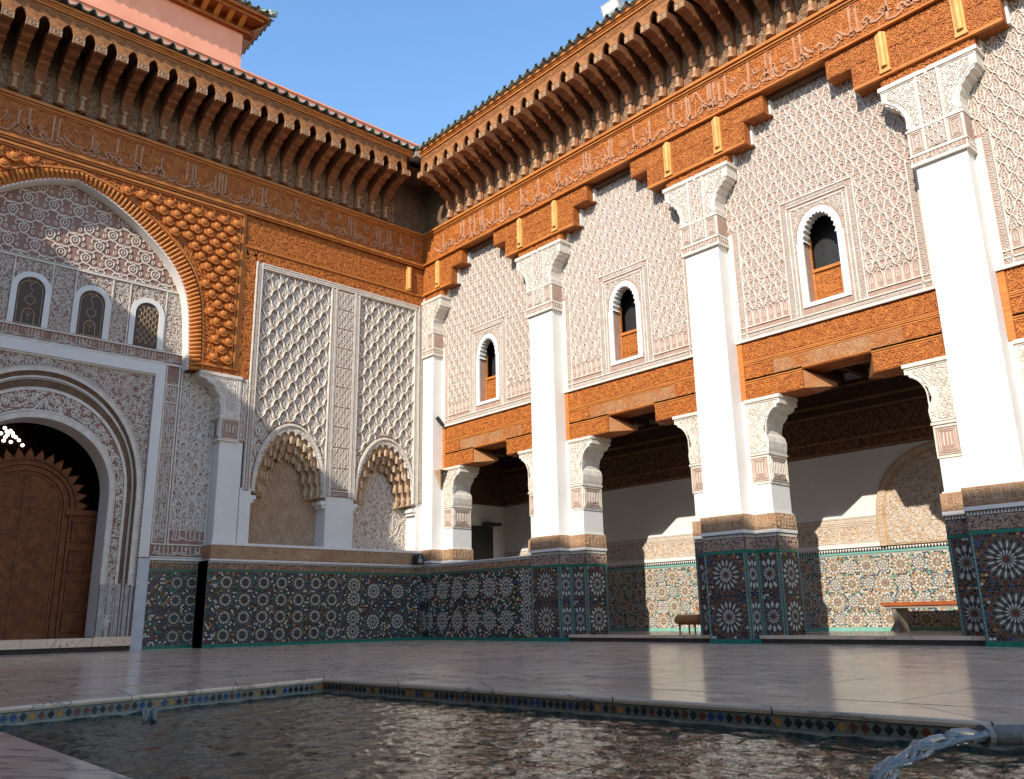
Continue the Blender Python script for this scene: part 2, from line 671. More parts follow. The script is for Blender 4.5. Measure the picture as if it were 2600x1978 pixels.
def sebka(pw, ph, w, h, leaf=True, circles=False, thick=1.0):
    """net of ogee ribs with a palmette in each mesh"""
    t = np.linspace(0, 1, 9)
    wig = np.sin(2 * PI * t) * 0.10 * pw
    a = np.c_[-pw / 2 + t * pw / 2 + wig * 0.5, -t * ph / 2 + wig * 0.25]
    b = np.c_[pw / 2 - t * pw / 2 - wig * 0.5, -t * ph / 2 + wig * 0.25]
    parts = [ribbon(a, w * thick, h * 1.3), ribbon(b, w * thick, h * 1.3)]
    if leaf:
        parts += [ribbon(loop(pw * 0.20, ph * 0.26, 12, 0.35, 0, -ph * 0.02), w * 0.62, h, True),
                  ribbon(S((0, -ph * .38), (0, 0), (0, ph * 0.13), n=2), w * 0.6, h),
                  ribbon(S((0, -ph * .30), (pw * .16, -ph * .22), (pw * .28, -ph * .06), (pw * .20, 0.02 * ph), n=3), w * 0.55, h * .8),
                  ribbon(S((0, -ph * .30), (-pw * .16, -ph * .22), (-pw * .28, -ph * .06), (-pw * .20, 0.02 * ph), n=3), w * 0.55, h * .8)]
    if circles:
        parts += [ribbon(loop(pw * .13, pw * .13, 10, 0, 0, -ph * 0.02), w * 0.7, h * 1.1, True),
                  ribbon(loop(pw * .30, ph * .40, 14, -0.25, 0, 0), w * 0.5, h, True),
                  ribbon(S((-pw * .5, 0), (-pw * .36, ph * .12), (-pw * .18, ph * .16), n=3), w * .55, h),
                  ribbon(S((pw * .5, 0), (pw * .36, ph * .12), (pw * .18, ph * .16), n=3), w * .55, h)]
    return merge(parts)


def sebka_field(u0, u1, v0, v1, pw, ph, w, h, clip=None, **k):
    g = grid(u0, u1, v0, v1, pw, ph / 2)
    c0 = rect(u0, u1, v0, v1)
    cl = c0 if clip is None else (lambda u, v: c0(u, v) & clip(u, v))
    return spread(sebka(pw, ph, w, h, **k), g, cl, zj=0.15)


def strip_pattern(u0, u1, v0, v1, w=0.008, h=0.008, seed=0, vertical=False):
    """narrow border: zigzag tendril with drops, along the longer side"""
    L, T = (v1 - v0, u1 - u0) if vertical else (u1 - u0, v1 - v0)
    n = max(2, int(round(L / (T * 0.9))))
    st = L / n
    m = merge([ribbon(S((0, -T * .36), (st * .25, T * .05), (st * .5, T * .36), (st * .75, T * .05), (st, -T * .36), n=3), w, h),
               ribbon(loop(st * .11, T * .14, 7, 0, st * .5, -T * .15), w * .8, h, True),
               ribbon(loop(st * .11, T * .14, 7, 0, 0.02 * st, T * .18), w * .8, h, True)])
    V, F = spread(m, np.c_[np.arange(n) * st, np.zeros(n)])
    V = V.copy()
    if vertical:
        V[:, :2] = np.c_[(u0 + u1) / 2 + V[:, 1], v0 + V[:, 0]]
    else:
        V[:, 0] += u0
        V[:, 1] += (v0 + v1) / 2
    return V, F


def script_band(u0, u1, v0, v1, stems, w=0.03, h=0.02, seed=3, dense=1.0):
    """a line of monumental script: tall stems at the given places, joined below by swung strokes"""
    rng = np.random.default_rng(seed)
    H = v1 - v0
    parts = []
    for s_ in stems:
        u, a, b = s_ if isinstance(s_, tuple) else (s_, 0.16, 0.93)
        lean = (rng.random() - .5) * 0.02
        parts.append(ribbon(np.array([(u, v0 + a * H), (u + lean * .4, v0 + (a + b) / 2 * H), (u + lean, v0 + b * H), (u + lean + w * .9, v0 + (b + .03) * H)]), w * np.array([1.0, .95, 1.1, .4]), h))
    u = u0 + 0.02
    while u < u1 - 0.2:
        L = (0.16 + 0.22 * rng.random())
        y0 = v0 + H * (0.10 + 0.16 * rng.random())
        k = rng.integers(0, 4)
        if k == 0:
            p = S((u, y0 + .12 * H), (u + .18 * L, y0 - .02 * H), (u + .6 * L, y0 - .04 * H), (u + L, y0 + .18 * H), n=4)
        elif k == 1:
            p = S((u, y0 + .05 * H), (u + .35 * L, y0 + .22 * H), (u + .55 * L, y0 + .08 * H), (u + .3 * L, y0 - .02 * H), (u + L, y0 + .02 * H), n=4)
        elif k == 2:
            p = S((u, y0 + .30 * H), (u + .3 * L, y0 + .12 * H), (u + L * .7, y0 + .03 * H), (u + L, y0 + .08 * H), n=4)
        else:
            p = S((u, y0), (u + .4 * L, y0 - .06 * H), (u + .8 * L, y0 + .1 * H), (u + .65 * L, y0 + .22 * H), (u + .5 * L, y0 + .1 * H), (u + L, y0 + .04 * H), n=4)
        parts.append(ribbon(p, w * (0.75 + 0.35 * np.sin(np.linspace(0, PI, len(p)))), h))
        if rng.random() < 0.5 * dense:
            q = v0 + H * (0.45 + 0.35 * rng.random())
            parts.append(ribbon(spiral(0.05 * H / .5, 1.1, 9, u + L * .5, q, rng.random() * 6, 1, tail=.06), w * .6, h * .8))
        u += L * (0.72 / dense)
    return merge(parts)


# ------------------------------------------------------------------ zellige
def inset(p, g):
    p = np.asarray(p, float)
    c = p.mean(0)
    d = np.linalg.norm(p - c, axis=1).mean()
    return c + (p - c) * max(0.3, 1 - g / d)


def rosette(cu, cv, R, n, cols, a0=0.0, g=0.002):
    """star rosette tiles: [(outline, colour)]"""
    P = lambda r, a: (cu + r * math.cos(a), cv + r * math.sin(a))
    T = []
    da = 2 * PI / n
    T.append(([P(R * (.16 if k % 2 == 0 else .09), a0 + k * da / 2) for k in range(2 * n)], cols[0]))
    for k in range(n):
        a = a0 + k * da
        T.append(([P(R * .12, a + da / 2), P(R * .34, a + da * .17), P(R * .42, a + da / 2), P(R * .34, a + da * .83)], cols[1]))
        T.append(([P(R * .20, a), P(R * .37, a - da * .16), P(R * .52, a - da * .12), P(R * .58, a), P(R * .52, a + da * .12), P(R * .37, a + da * .16)], cols[2]))
        T.append(([P(R * .46, a + da / 2), P(R * .57, a + da * .18), P(R * .76, a + da * .2), P(R * .84, a + da / 2), P(R * .76, a + da * .8), P(R * .57, a + da * .82)], cols[3]))
        T.append(([P(R * .62, a), P(R * .78, a - da * .17), P(R * .97, a), P(R * .78, a + da * .17)], cols[4]))
        T.append(([P(R * .88, a + da / 2), P(R * .82, a + da * .25), P(R * 1.0, a + da * .2), P(R * 1.02, a + da * .5), P(R * 1.0, a + da * .8), P(R * .82, a + da * .75)], cols[5]))
    return [(inset(p, g), c) for p, c in T]


def hexfield(u0, u1, v0, v1, s, pick, avoid=(), g=0.002):
    """small tiles over the ground between rosettes"""
    T = []
    j = 0
    v = v0 + s * .5
    while v < v1 - s * .3:
        u = u0 + s * .5 + (s * .5 if j % 2 else 0)
        while u < u1 - s * .3:
            if not any((u - a) ** 2 + (v - b) ** 2 < (r + s * .25) ** 2 for a, b, r in avoid):
                p = [(u + s * .56 * math.cos(PI / 6 + k * PI / 3), v + s * .50 * math.sin(PI / 6 + k * PI / 3)) for k in range(6)]
                T.append((inset(p, g), pick(u, v)))
            u += s
        v += s * .80
        j += 1
    return T


def put_tiles(mb, f, T, clip=None, h=0.004):
    groups = {}
    for p, c in T:
        p = np.asarray(p)
        if clip is not None:
            u0, u1, v0, v1 = clip
            if p[:, 0].min() < u0 or p[:, 0].max() > u1 or p[:, 1].min() < v0 or p[:, 1].max() > v1:
                continue
        groups.setdefault((len(p), c), []).append(p)
    for (k, c), L in groups.items():
        A = np.array(L)
        m = len(A)
        top = np.concatenate([A, np.full((m, k, 1), h)], 2)
        bot = np.concatenate([A, np.full((m, k, 1), 0.0)], 2)
        V = np.concatenate([top, bot], 1).reshape(-1, 3)
        o = (np.arange(m) * 2 * k)[:, None]
        i = np.arange(k)
        j = (i + 1) % k
        b = mb.n
        V = f.P(V)
        mb.V.append(V)
        mb.n += len(V)
        mb.F.append((o + i[None] + b, c))
        sd = np.stack([i, i + k, j + k, j], 1)[None] + o[:, :, None]
        mb.F.append((sd.reshape(-1, 4) + b, c))
    return mb


def teeth(mb, f, u0, u1, v0, v1, p=0.045, n=0.003, mi=0):
    k = max(1, int((u1 - u0) / p))
    p = (u1 - u0) / k
    for i in range(k):
        a = u0 + i * p
        mb.poly(f, [(a + p * .08, v0), (a + p * .92, v0), (a + p * .5, v1)], 0, n, mi)
    return mb

# ================================================================== LAYOUT (metres; camera stands at x 0, y 0, z 0.4)
YA = 14.0            # carved face of the portal wall (faces -y)
YN = 14.3            # back plane of the entrance recess
XS = 10.2            # face of the gallery piers (faces -x)
XH = 10.45           # half piers, lintels, stucco screens
PITCH_P = 3.55
PIERS = [13.925 - PITCH_P * k for k in range(5)]
BAYS = [12.15 - PITCH_P * k for k in range(4)]
fA, fB = FA(YA), FB(XS)


# ------------------------------------------------------------------ ground, slabs, pool
def clip_poly(p, line):
    """keep the side a*x + b*y <= c"""
    a, b, c = line
    out = []
    for i in range(len(p)):
        P0, P1 = p[i], p[(i + 1) % len(p)]
        d0, d1 = a * P0[0] + b * P0[1] - c, a * P1[0] + b * P1[1] - c
        if d0 <= 0:
            out.append(P0)
        if (d0 < 0 < d1) or (d1 < 0 < d0):
            t = d0 / (d0 - d1)
            out.append((P0[0] + t * (P1[0] - P0[0]), P0[1] + t * (P1[1] - P0[1])))
    return out


def halfplane(p, q):
    """line keeping the right-hand side of p -> q"""
    dx, dy = q[0] - p[0], q[1] - p[1]
    a, b = -dy, dx
    return (a, b, a * p[0] + b * p[1])


CO = (3.73, 6.44)                       # outer corner of the coping
CI = (3.27, 5.64)                       # inner corner
RO = (3.73 + 0.30, 6.44 - 7.5)          # right outer edge, near end
RI = (3.27 + 0.36, 5.64 - 7.0)
LO = (0.10, 6.44 - 0.311 * 3.63)        # far outer edge, left end
LI = (0.88, 5.64 - 0.235 * 2.39)
slabs = []
s_right = halfplane((CO[0] + .045, CO[1]), (RO[0] + .045, RO[1]))
s_right_keep = (-s_right[0], -s_right[1], -s_right[2])
far = halfplane((LO[0], LO[1] + .05), (CO[0], CO[1] + .05))
far_keep = (-far[0], -far[1], -far[2])


def line_at(l, x, y):
    return l[0] * x + l[1] * y - l[2]


# orient the half planes so that the courtyard side away from the pool is kept
if line_at(s_right_keep, 8, 3) > 0:
    s_right_keep = s_right
if line_at(far_keep, 1, 12) > 0:
    far_keep = far
s_right_in = tuple(-v for v in s_right_keep)
far_in = tuple(-v for v in far_keep)

floor_bed = MB()
Q = [(0.88, -2.6), (RI[0] + .06, -2.6), CI, LI]
OUT = [(-3.4, -2.6), (10.6, -2.6), (10.6, 14.6), (-3.4, 14.6)]
for i in range(4):
    j = (i + 1) % 4
    if i == 0:
        continue
    floor_bed.add([(*OUT[i], -.032), (*OUT[j], -.032), (*Q[j], -.032), (*Q[i], -.032)], [(0, 1, 2, 3)])
floor = struct(floor_bed.build('floor', BED))

rng = np.random.default_rng(5)
sw, sd = 1.22, 0.74
row = 0
y = -2.6
while y < 14.4:
    x = -3.4 - (0.61 if row % 2 else 0)
    while x < 10.4:
        r0 = [(x + .006, y + .006), (x + sw - .006, y + .006), (x + sw - .006, y + sd - .006), (x + .006, y + sd - .006)]
        for lines in ([s_right_keep], [s_right_in, far_keep], [s_right_in, far_in, (1, 0, 0.40)]):
            p = [tuple(q) for q in r0]
            for l in lines + [(1, 0, 10.38), (0, 1, 14.25), (-1, 0, 3.38), (0, -1, 2.55)]:
                p = clip_poly(p, l)
                if len(p) < 3:
                    break
            if len(p) >= 3:
                a = 0.5 * abs(sum(p[i][0] * p[(i + 1) % len(p)][1] - p[(i + 1) % len(p)][0] * p[i][1] for i in range(len(p))))
                if a > 0.004:
                    mb = MB()
                    k = len(p)
                    tz = [0.0004 * rng.random()] * k
                    V = [(q[0], q[1], t) for q, t in zip(p, tz)] + [(q[0], q[1], -.03) for q in p]
                    mb.V.append(np.array(V, float))
                    mb.n = len(V)
                    mb.F.append((np.array([list(range(k))]), 0))
                    i_ = np.arange(k)
                    mb.F.append((np.c_[i_, i_ + k, (i_ + 1) % k + k, (i_ + 1) % k], 0))
                    mb.build('marble_slab', MARBLE, floor)
        x += sw
    y += sd
    row += 1

pool = thing('reflecting_pool', 'sunken reflecting pool edged with marble coping and a band of dark diamond tiles', 'pool', (2.1, 2.0, -0.5))


def coping(A0, A1, B0, B1, n, prof=0.03):
    for i in range(n):
        t0, t1 = i / n, (i + 1) / n
        e = 0.0005
        L = lambda P, R_, t: (P[0] + (R_[0] - P[0]) * t, P[1] + (R_[1] - P[1]) * t)
        q = [L(A0, A1, t0 + e), L(A0, A1, t1 - e), L(B0, B1, t1 - e), L(B0, B1, t0 + e)]
        mb = MB()
        # rounded nose towards the pool (B side)
        d = np.array(q[3]) - np.array(q[0])
        d /= np.linalg.norm(d)
        rows = []
        for off, z in ((None, 0.002), (-.012, 0.002), (-.004, -.003), (0.0, -.012), (-.006, -.026)):
            rows.append([(*(q[0] if off is None else np.array(q[3]) + d * off), z), (*(q[1] if off is None else np.array(q[2]) + d * off), z)])
        V = [v for r_ in rows for v in r_]
        mb.add(V, [(2 * a, 2 * a + 1, 2 * a + 3, 2 * a + 2) for a in range(len(rows) - 1)])
        mb.add([(*q[0], 0.002), (*q[1], 0.002), (*q[1], -.03), (*q[0], -.03)], [(0, 1, 2, 3)])
        mb.build('coping_slab', MARBLE, pool)


def ext(p, q, t):
    return (p[0] + (q[0] - p[0]) * t, p[1] + (q[1] - p[1]) * t)


coping(CO, RO, (CI[0] - .02, CI[1] - .02), (RI[0] - .02, RI[1]), 8)
coping(LO, CO, (LI[0] - .5, LI[1] - .12 - .02), (CI[0] - .02, CI[1] - .02), 4)
coping((0.41, 5.2), (0.41, -2.5), (0.89, 5.02), (0.89, -2.5), 6)

ZB0, ZB1, ZW = -0.031, -0.082, -0.092


def pool_wall(p, q, n, seed):
    """band of diamond tiles standing on the basin wall"""
    p, q = np.array(p), np.array(q)
    d = (q - p) / np.linalg.norm(q - p)
    nin = np.array([-d[1], d[0]])
    if np.dot(nin, np.array([2.0, 2.0]) - p) < 0:
        nin = -nin
    wall = MB()
    wall.add([(*p, -.03), (*q, -.03), (*q, -.75), (*p, -.75)], [(0, 1, 2, 3)])
    wall.build('basin_wall', BASIN, pool)
    fr = Fr((p[0], p[1], 0), (d[0], d[1], 0), (0, 0, 1), (nin[0], nin[1], 0))
    band = MB()
    L = np.linalg.norm(q - p)
    band.fbox(fr, 0, L, ZB1 - .03, ZB0, 0, .004)
    band.build('tile_bed', GROUT, pool)
    st = L / n
    zc = (ZB0 + ZB1) / 2
    hh = (ZB0 - ZB1) / 2
    pts = [(-st * .5, 0), (0, -hh), (st * .5, 0), (0, hh)]
    me = []
    for k, c in enumerate((Z_BLACK, Z_OCHRE, Z_BROWN, Z_BLUE)):
        mb = MB()
        mb.poly(LOCAL, inset(pts, .0035), 0, .004)
        o = mb.build('tile', c, pool)
        me.append(o.data)
        bpy.data.objects.remove(o)
    rr = np.random.default_rng(seed)
    for i in range(n):
        u = (i + .5) * st
        c = rr.choice([0, 0, 0, 1, 2, 0, 2, 3])
        inst(me[c], 'tile', fr.mat4(u, zc, .004), pool)
    tri = MB()
    for i in range(n + 1):
        u = i * st
        tri.poly(fr, inset([(max(0, u - st / 2), ZB1 - .0), (min(L, u + st / 2), ZB1), (min(max(u, .002), L - .002), zc)], .003), .004, .0075)
    o = tri.build('lower_tile', POOLGREY, pool, stuff=True)
    tri = MB()
    for i in range(n + 1):
        u = i * st
        tri.poly(fr, inset([(max(0, u - st / 2), ZB0), (min(L, u + st / 2), ZB0), (min(max(u, .002), L - .002), zc)], .003), .004, .0075)
    o = tri.build('upper_tile', POOLGREY, pool, stuff=True)


pool_wall((CI[0], CI[1]), (RI[0], RI[1]), 148, 3)
pool_wall((LI[0], LI[1]), (CI[0], CI[1]), 51, 4)
pool_wall((0.88, -2.5), (0.88, LI[1]), 150, 6)
bs = MB()
bs.add([(.8, -2.6, -.74), (3.8, -2.6, -.74), (3.5, 5.9, -.74), (.8, 5.5, -.74)], [(0, 1, 2, 3)])
bs.build('basin_floor', BASIN, pool)

nu, nv = 200, 520
a = np.linspace(0, 1, nu)
b = np.linspace(0, 1, nv)
A_, B_2 = np.meshgrid(a, b)
c00, c10, c11, c01 = np.array((.88, -2.5)), np.array((RI[0] + .055, -2.5)), np.array(CI), np.array(LI)
XY = ((1 - A_) * (1 - B_2))[..., None] * c00 + (A_ * (1 - B_2))[..., None] * c10 + (A_ * B_2)[..., None] * c11 + ((1 - A_) * B_2)[..., None] * c01
X, Y = XY[..., 0], XY[..., 1]
Zw = np.zeros_like(X)
for k in range(40):
    an = RNG.random() * 2 * PI
    wl_ = 0.045 + 0.22 * RNG.random() ** 2.2
    Zw += 0.0058 * wl_ * np.sin((X * math.cos(an) + Y * math.sin(an)) * 2 * PI / wl_ + RNG.random() * 6.3)
rr_ = np.hypot(X - 2.05, Y - 1.05)
Zw += 0.0025 * np.sin(rr_ * 2 * PI / .11) * np.exp(-rr_ * 1.5)
rr_ = np.hypot(X - 1.75, Y - 4.75)
Zw += 0.002 * np.sin(rr_ * 2 * PI / .08) * np.exp(-rr_ * 2.5)
Vw = np.stack([X, Y, Zw + ZW], -1).reshape(-1, 3)
ii, jj = np.meshgrid(np.arange(nu - 1), np.arange(nv - 1))
q0 = (jj * nu + ii).ravel()
mb = MB()
mb.add(Vw, np.c_[q0, q0 + 1, q0 + nu + 1, q0 + nu])
struct(mb.build('water', WATER, smooth=True))

# spout and its jet (lower right), and the small bubbler far left in the pool
spout = thing('fountain_spout', 'curved grey stone spout pouring water over the right pool edge', 'fountain', (2.3, .55, -.1))
mb = MB()
P3 = np.array([(2.95, 0.42, -.16), (2.86, 0.50, -.06), (2.76, 0.58, 0.01), (2.62, 0.68, 0.065), (2.46, .785, 0.098), (2.33, .865, 0.100)])
mb.tube(P3, [.036, .034, .031, .028, .026, .023], 12)
mb.build('pipe', SPOUT, spout, smooth=True)
mb = MB()
for (cx, cy, cz, r) in ((2.33, .865, .100, .027),):
    t = np.array((-.85, .45, -.05))
    t /= np.linalg.norm(t)
    mb.tube([np.array((cx, cy, cz)) - t * .008, np.array((cx, cy, cz)) + t * .008], r, 14)
mb.build('collar', SPOUT, spout)
wj = MB()
for k in range(9):
    ph = RNG.random(3)
    p = []
    for t in np.linspace(0, 1, 22):
        w = .010 * math.sin(t * 26 + k * 1.7)
        p.append((2.33 - .36 * t + w + (ph[0] - .5) * .02, .865 + .24 * t - w + (ph[1] - .5) * .03, .098 + .035 * t - .225 * t * t + (ph[2] - .5) * .02 + .006 * math.sin(t * 33 + k)))
    wj.tube(p, np.interp(np.linspace(0, 1, 22), [0, .5, 1], [.007, .006, .008]) * (1 + .35 * np.sin(np.linspace(0, 30, 22) + k)), 6)
jet = wj.build('water_jet', JETW, smooth=True)
tag(jet, 'arc of clear water falling from the stone spout into the pool', 'water jet')
sp = MB()
for k in range(14):
    an, q = RNG.random() * 6.28, RNG.random() * .05
    h = .03 + .05 * RNG.random()
    c = np.array((1.75 + q * math.cos(an), 4.78 + q * math.sin(an), ZW))
    sp.tube([c, c + (0.008 * math.cos(an), .008 * math.sin(an), h * .6), c + (.015 * math.cos(an), .015 * math.sin(an), h)], [.012, .007, .002], 5)
tag(sp.build('bubbler', JETW, smooth=True), 'small bubbling splash of water near the far left pool edge', 'splash')

# ------------------------------------------------------------------ gallery floor
gf = MB()
gf.box(10.33, 13.0, -2.5, 14.6, -.02, .085)
gfo = struct(gf.build('gallery_floor', BED))
yy = -2.5
while yy < 14.5:
    for xx in (10.30, 11.16, 12.02):
        w = .86 if xx < 12 else .97
        mb = MB()
        mb.box(xx + .003, min(xx + w, 12.9) - .003, yy + .004, yy + .9 - .004, .06, .105 + .001 * RNG.random())
        mb.build('marble_slab', MARBLE, gfo)
    yy += .9

# ================================================================== GALLERY SIDE (faces -x)


def yF(x):
    """frame on the plane x with u running along +y: returns rect helper"""
    return FB(x)


def rB(y0, y1):
    return (-max(y0, y1), -min(y0, y1))


# ------------------------------------------------------------------ one pier at PIERS[1], the rest are copies
pc = PIERS[1]


def half_outline(sgn, pts):
    """(dy, z) points to (u, v) on FB: u = -(pc + sgn*dy)"""
    return [(-(pc + sgn * d), z) for d, z in pts]


CAPLINE = [(.66, 2.56), (.675, 2.62), (.685, 2.72), (.665, 2.80), (.630, 2.84), (.622, 2.90), (.645, 2.98), (.655, 3.02), (.705, 3.06), (.735, 3.10), (.745, 3.14), (.80, 3.155), (.845, 3.175), (.862, 3.22), (.905, 3.225), (.905, 3.35)]
UPLINE = [(.32, 6.25), (.335, 6.32), (.325, 6.40), (.335, 6.47), (.365, 6.53), (.375, 6.58), (.415, 6.62), (.43, 6.66), (.475, 6.68), (.495, 6.72), (.54, 6.735), (.555, 6.78), (.585, 6.79), (.585, 7.02)]


def build_pier(label):
    T = thing('gallery_pier', label, 'pier', (XS, pc, 0), 'white piers of the sunlit gallery')
    # shaft and set-back half piers, white plaster
    mb = MB()
    mb.box(XS, 10.95, pc - .30, pc + .30, 1.70, 5.76)
    mb.build('shaft', WHITE, T)
    for sg in (1, -1):
        mb = MB()
        y0, y1 = sorted((pc + sg * .298, pc + sg * .645))
        mb.box(XH, 10.93, y0, y1, 1.70, 2.14)
        y0, y1 = sorted((pc + sg * .298, pc + sg * .36))
        mb.box(XH + .004, 10.93, y0, y1, 2.13, 3.35)
        mb.build('half_shaft', WHITE, T)
    # dado cores
    mb = MB()
    mb.box(XS - .055, 10.9, pc - .34, pc + .34, 0, 1.50)
    mb.box(XH - .03, 10.94, pc - .68, pc + .68, 0, 1.498)
    core = mb.build('dado_core', BLACKGROUT, T)
    faces = [(FB(XS - .055), -(pc + .34), -(pc - .34)), (FB(XH - .03), -(pc - .34), -(pc - .68)), (FB(XH - .03), -(pc + .68), -(pc + .34)),
             (FA(pc - .34), XS - .055, XH - .03), (FA(pc - .68), XH - .03, 10.94)]
    tl = MB()
    gb = MB()
    for q, (f, u0, u1) in enumerate(faces):
        w = u1 - u0
        # green bands and jointed green strips
        gb.fbox(f, u0, u1, .0, .055, 0, .012)
        gb.fbox(f, u0, u1, 1.19, 1.225, 0, .008)
        n = 26
        for k in range(n):
            for uu in ((u0 + .018, u0 + .030), (u1 - .030, u1 - .018)):
                gb.fbox(f, uu[0], uu[1], .06 + k * (1.13 / n), .06 + (k + .8) * (1.13 / n), 0, .006, 1)
        cu = (u0 + u1) / 2
        R = .262 if q == 0 else (.235 if q in (3,) else .24)
        av = []
        rs = random.Random(q)
        for cv in (.345, .905):
            T_ = rosette(cu, cv, R, 16 if q == 0 else 14, (R_, W_, K_, W_, K_, R_), g=.005)
            if q == 0:
                T_ = [t_ for t_ in T_ if not (t_[1] == W_ and np.linalg.norm(np.mean(t_[0], 0) - np.array((cu, cv))) > R * .5)]
            put_tiles(tl, f, T_, (u0 + .034, u1 - .034, .06, 1.185))
            av.append((cu, cv, R))
        if w > .6:
            for cv in (.345, .905):
                for d in (-1, 1):
                    pass
        pick = lambda u, v: rs.choice((K_, K_, R_, B_, K_, R_, W_, B_, K_, K_, O_, R_))
        put_tiles(tl, f, hexfield(u0 + .034, u1 - .034, .06, 1.185, .040, pick, av, .004), (u0 + .034, u1 - .034, .06, 1.185))
    gb.build('green_border', [Z_GREEN, Z_TURQ], T)
    tl.build('small_tile', ZM, T, stuff=True)
    # the sixteen pale petals of each front star as tiles of their own
    f0 = faces[0][0]
    mb = MB()
    da = 2 * PI / 16
    R = .262
    mb.poly(LOCAL, inset([(R * .46, 0), (R * .57, -da * .28 * R * .57), (R * .76, -da * .24 * R * .76), (R * .85, 0), (R * .76, da * .24 * R * .76), (R * .57, da * .28 * R * .57)], .004), 0, .004)
    pet = mb.build('tile', Z_WHITE, T)
    me = pet.data
    bpy.data.objects.remove(pet)
    for cv in (.345, .905):
        for k in range(16):
            inst(me, 'tile', f0.mat4(-pc, cv, .003, (k + .5) * da) @ Matrix.Diagonal((.94, .62, 1, 1)), T)
    # black carved frieze, toothed strip, ledge, brown stucco frieze
    fr, le, te, sf, sr = MB(), MB(), MB(), MB(), MB()
    for q, (f, u0, u1) in enumerate(faces):
        fr.rel(f, scroll_field(u0 + .01, u1 - .01, 1.235, 1.39, .07, .016, .006, seed=q), 0, .003)
        te.fbox(f, u0, u1, 1.398, 1.402, 0, .004, 1)
        teeth(te, f, u0 + .005, u1 - .005, 1.403, 1.442, .034, .005, 0)
        sr.rel(f, merge([script_band(u0 + .02, u1 - .02, 1.52, 1.69, [u0 + .06 + .085 * k for k in range(int((u1 - u0 - .1) / .085) + 1)], .012, .009, q), scroll_field(u0 + .01, u1 - .01, 1.515, 1.695, .06, .009, .006, seed=q)]), 0, .012)
    fr.build('carved_frieze_pattern', GROUND_B, T, stuff=True)
    te.build('tooth_trim', [Z_WHITE, Z_BLACK], T, stuff=True)
    le.box(XS - .065, 10.95, pc - .352, pc + .352, 1.455, 1.50)
    le.box(XH - .042, 10.95, pc - .692, pc + .692, 1.4535, 1.498)
    le.build('ledge', WHITE, T)
    sf.box(XS - .063, 10.94, pc - .348, pc + .348, 1.502, 1.715)
    sf.box(XH - .040, 10.94, pc - .688, pc + .688, 1.50, 1.713)
    sf.build('stucco_frieze', FRZ, T)
    sr.build('frieze_lettering', STUC_TAN, T, stuff=True)
    le = MB()
    le.box(XS - .02, 10.94, pc - .318, pc + .318, 1.715, 1.735)
    le.box(XH - .02, 10.94, pc - .665, pc + .665, 1.713, 1.733)
    le.build('upper_ledge', WHITE, T)
    # lower brackets
    for sg in (1, -1):
        br = MB()
        f = FB(XH - .012)
        d = XH - .012 - 10.92
        blk = half_outline(sg, [(.36, 2.13), (.66, 2.13), (.66, 2.545), (.36, 2.545)])
        br.poly(f, blk, d, 0)
        prof = half_outline(sg, [(.36, 2.55)] + CAPLINE + [(.36, 3.35)])
        br.poly(f, prof, d, 0)
        y0, y1 = sorted((pc + sg * .355, pc + sg * .92))
        br.box(XH - .035, 10.93, y0, y1, 3.305, 3.352)
        y0, y1 = sorted((pc + sg * .355, pc + sg * .675))
        br.box(XH - .03, 10.93, y0, y1, 2.535, 2.565)
        bo = br.build('bracket', STUC, T)
        # recessed frames in brick red and the carving
        rd = MB()
        y0, y1 = pc + sg * .38, pc + sg * .64
        u0, u1 = rB(y0, y1)
        rd.fbox(f, u0, u1, 2.17, 2.50, .001, .003)
        fs = FA(pc - .66) if sg < 0 else FN(pc + .66)
        su0, su1 = (XH + .02, 10.89) if sg < 0 else (-10.89, -XH - .02)
        rd.fbox(fs, su0, su1, 2.17, 2.50, .001, .003)
        rd.build('red_panel', GROUND_B, bo)
        rl = MB()
        for (ff, a0, a1) in ((f, u0, u1), (fs, su0, su1)):
            for e, w in ((.0, .012), (.028, .010), (.05, .008)):
                p = [(a0 + e, 2.17 + e), (a1 - e, 2.17 + e), (a1 - e, 2.50 - e), (a0 + e, 2.50 - e)]
                rl.rel(ff, ribbon(p, w, .010, True), 0, .002)
            rl.rel(ff, script_band(a0 + .07, a1 - .06, 2.235, 2.44, [a0 + .085 + .042 * k for k in range(int((a1 - a0 - .15) / .042) + 1)], .015, .009, 5), 0, .003)
        # arc mouldings and leaf scrolls on the capital face
        for o, w in ((-.0, .018), (-.045, .012), (-.075, .008)):
            p = half_outline(sg, [(x + o, z - o * .55) for x, z in ((.655, 2.62), (.66, 2.80), (.665, 2.95), (.70, 3.05), (.755, 3.13), (.83, 3.185))])
            rl.rel(f, ribbon(S(*p, n=3), w, .012), 0, 0)
        c0 = np.array(half_outline(sg, CAPLINE))
        inside = lambda u, v: (np.interp(v, [z for _, z in CAPLINE], [d_ for d_, _ in CAPLINE]) - .10 - np.abs(-u - pc)) > 0
        uu = rB(pc + sg * .40, pc + sg * .86)
        rl.rel(f, scroll_field(uu[0], uu[1], 2.60, 3.27, .068, .013, .010, inside, seed=3), 0, 0)
        p = half_outline(sg, [(.385, 2.59), (.385, 3.285), (.88, 3.285)])
        rl.rel(f, ribbon(p, .016, .012), 0, 0)
        p = half_outline(sg, [(.375, 3.28), (.375, 2.58), (.655, 2.58)])
        rl.rel(f, ribbon(p, .010, .012), 0, 0)
        for (dd, z, r) in ((.665, 2.68, .022), (.672, 2.93, .020), (.715, 3.085, .017)):
            rl.rel(f, ribbon(np.array(half_outline(sg, [(dd - .03, z)])) + loop(r, r, 9), .008, .014, True), 0, 0)
        rl.rel(fs, scroll_field(su0, su1, 2.60, 2.80, .07, .013, .010, seed=4), 0, -.03)
        rl.build('bracket_carving_pattern', STUC, bo, stuff=True)
    # upper capital
    f = FB(XS - .03)
    mb = MB()
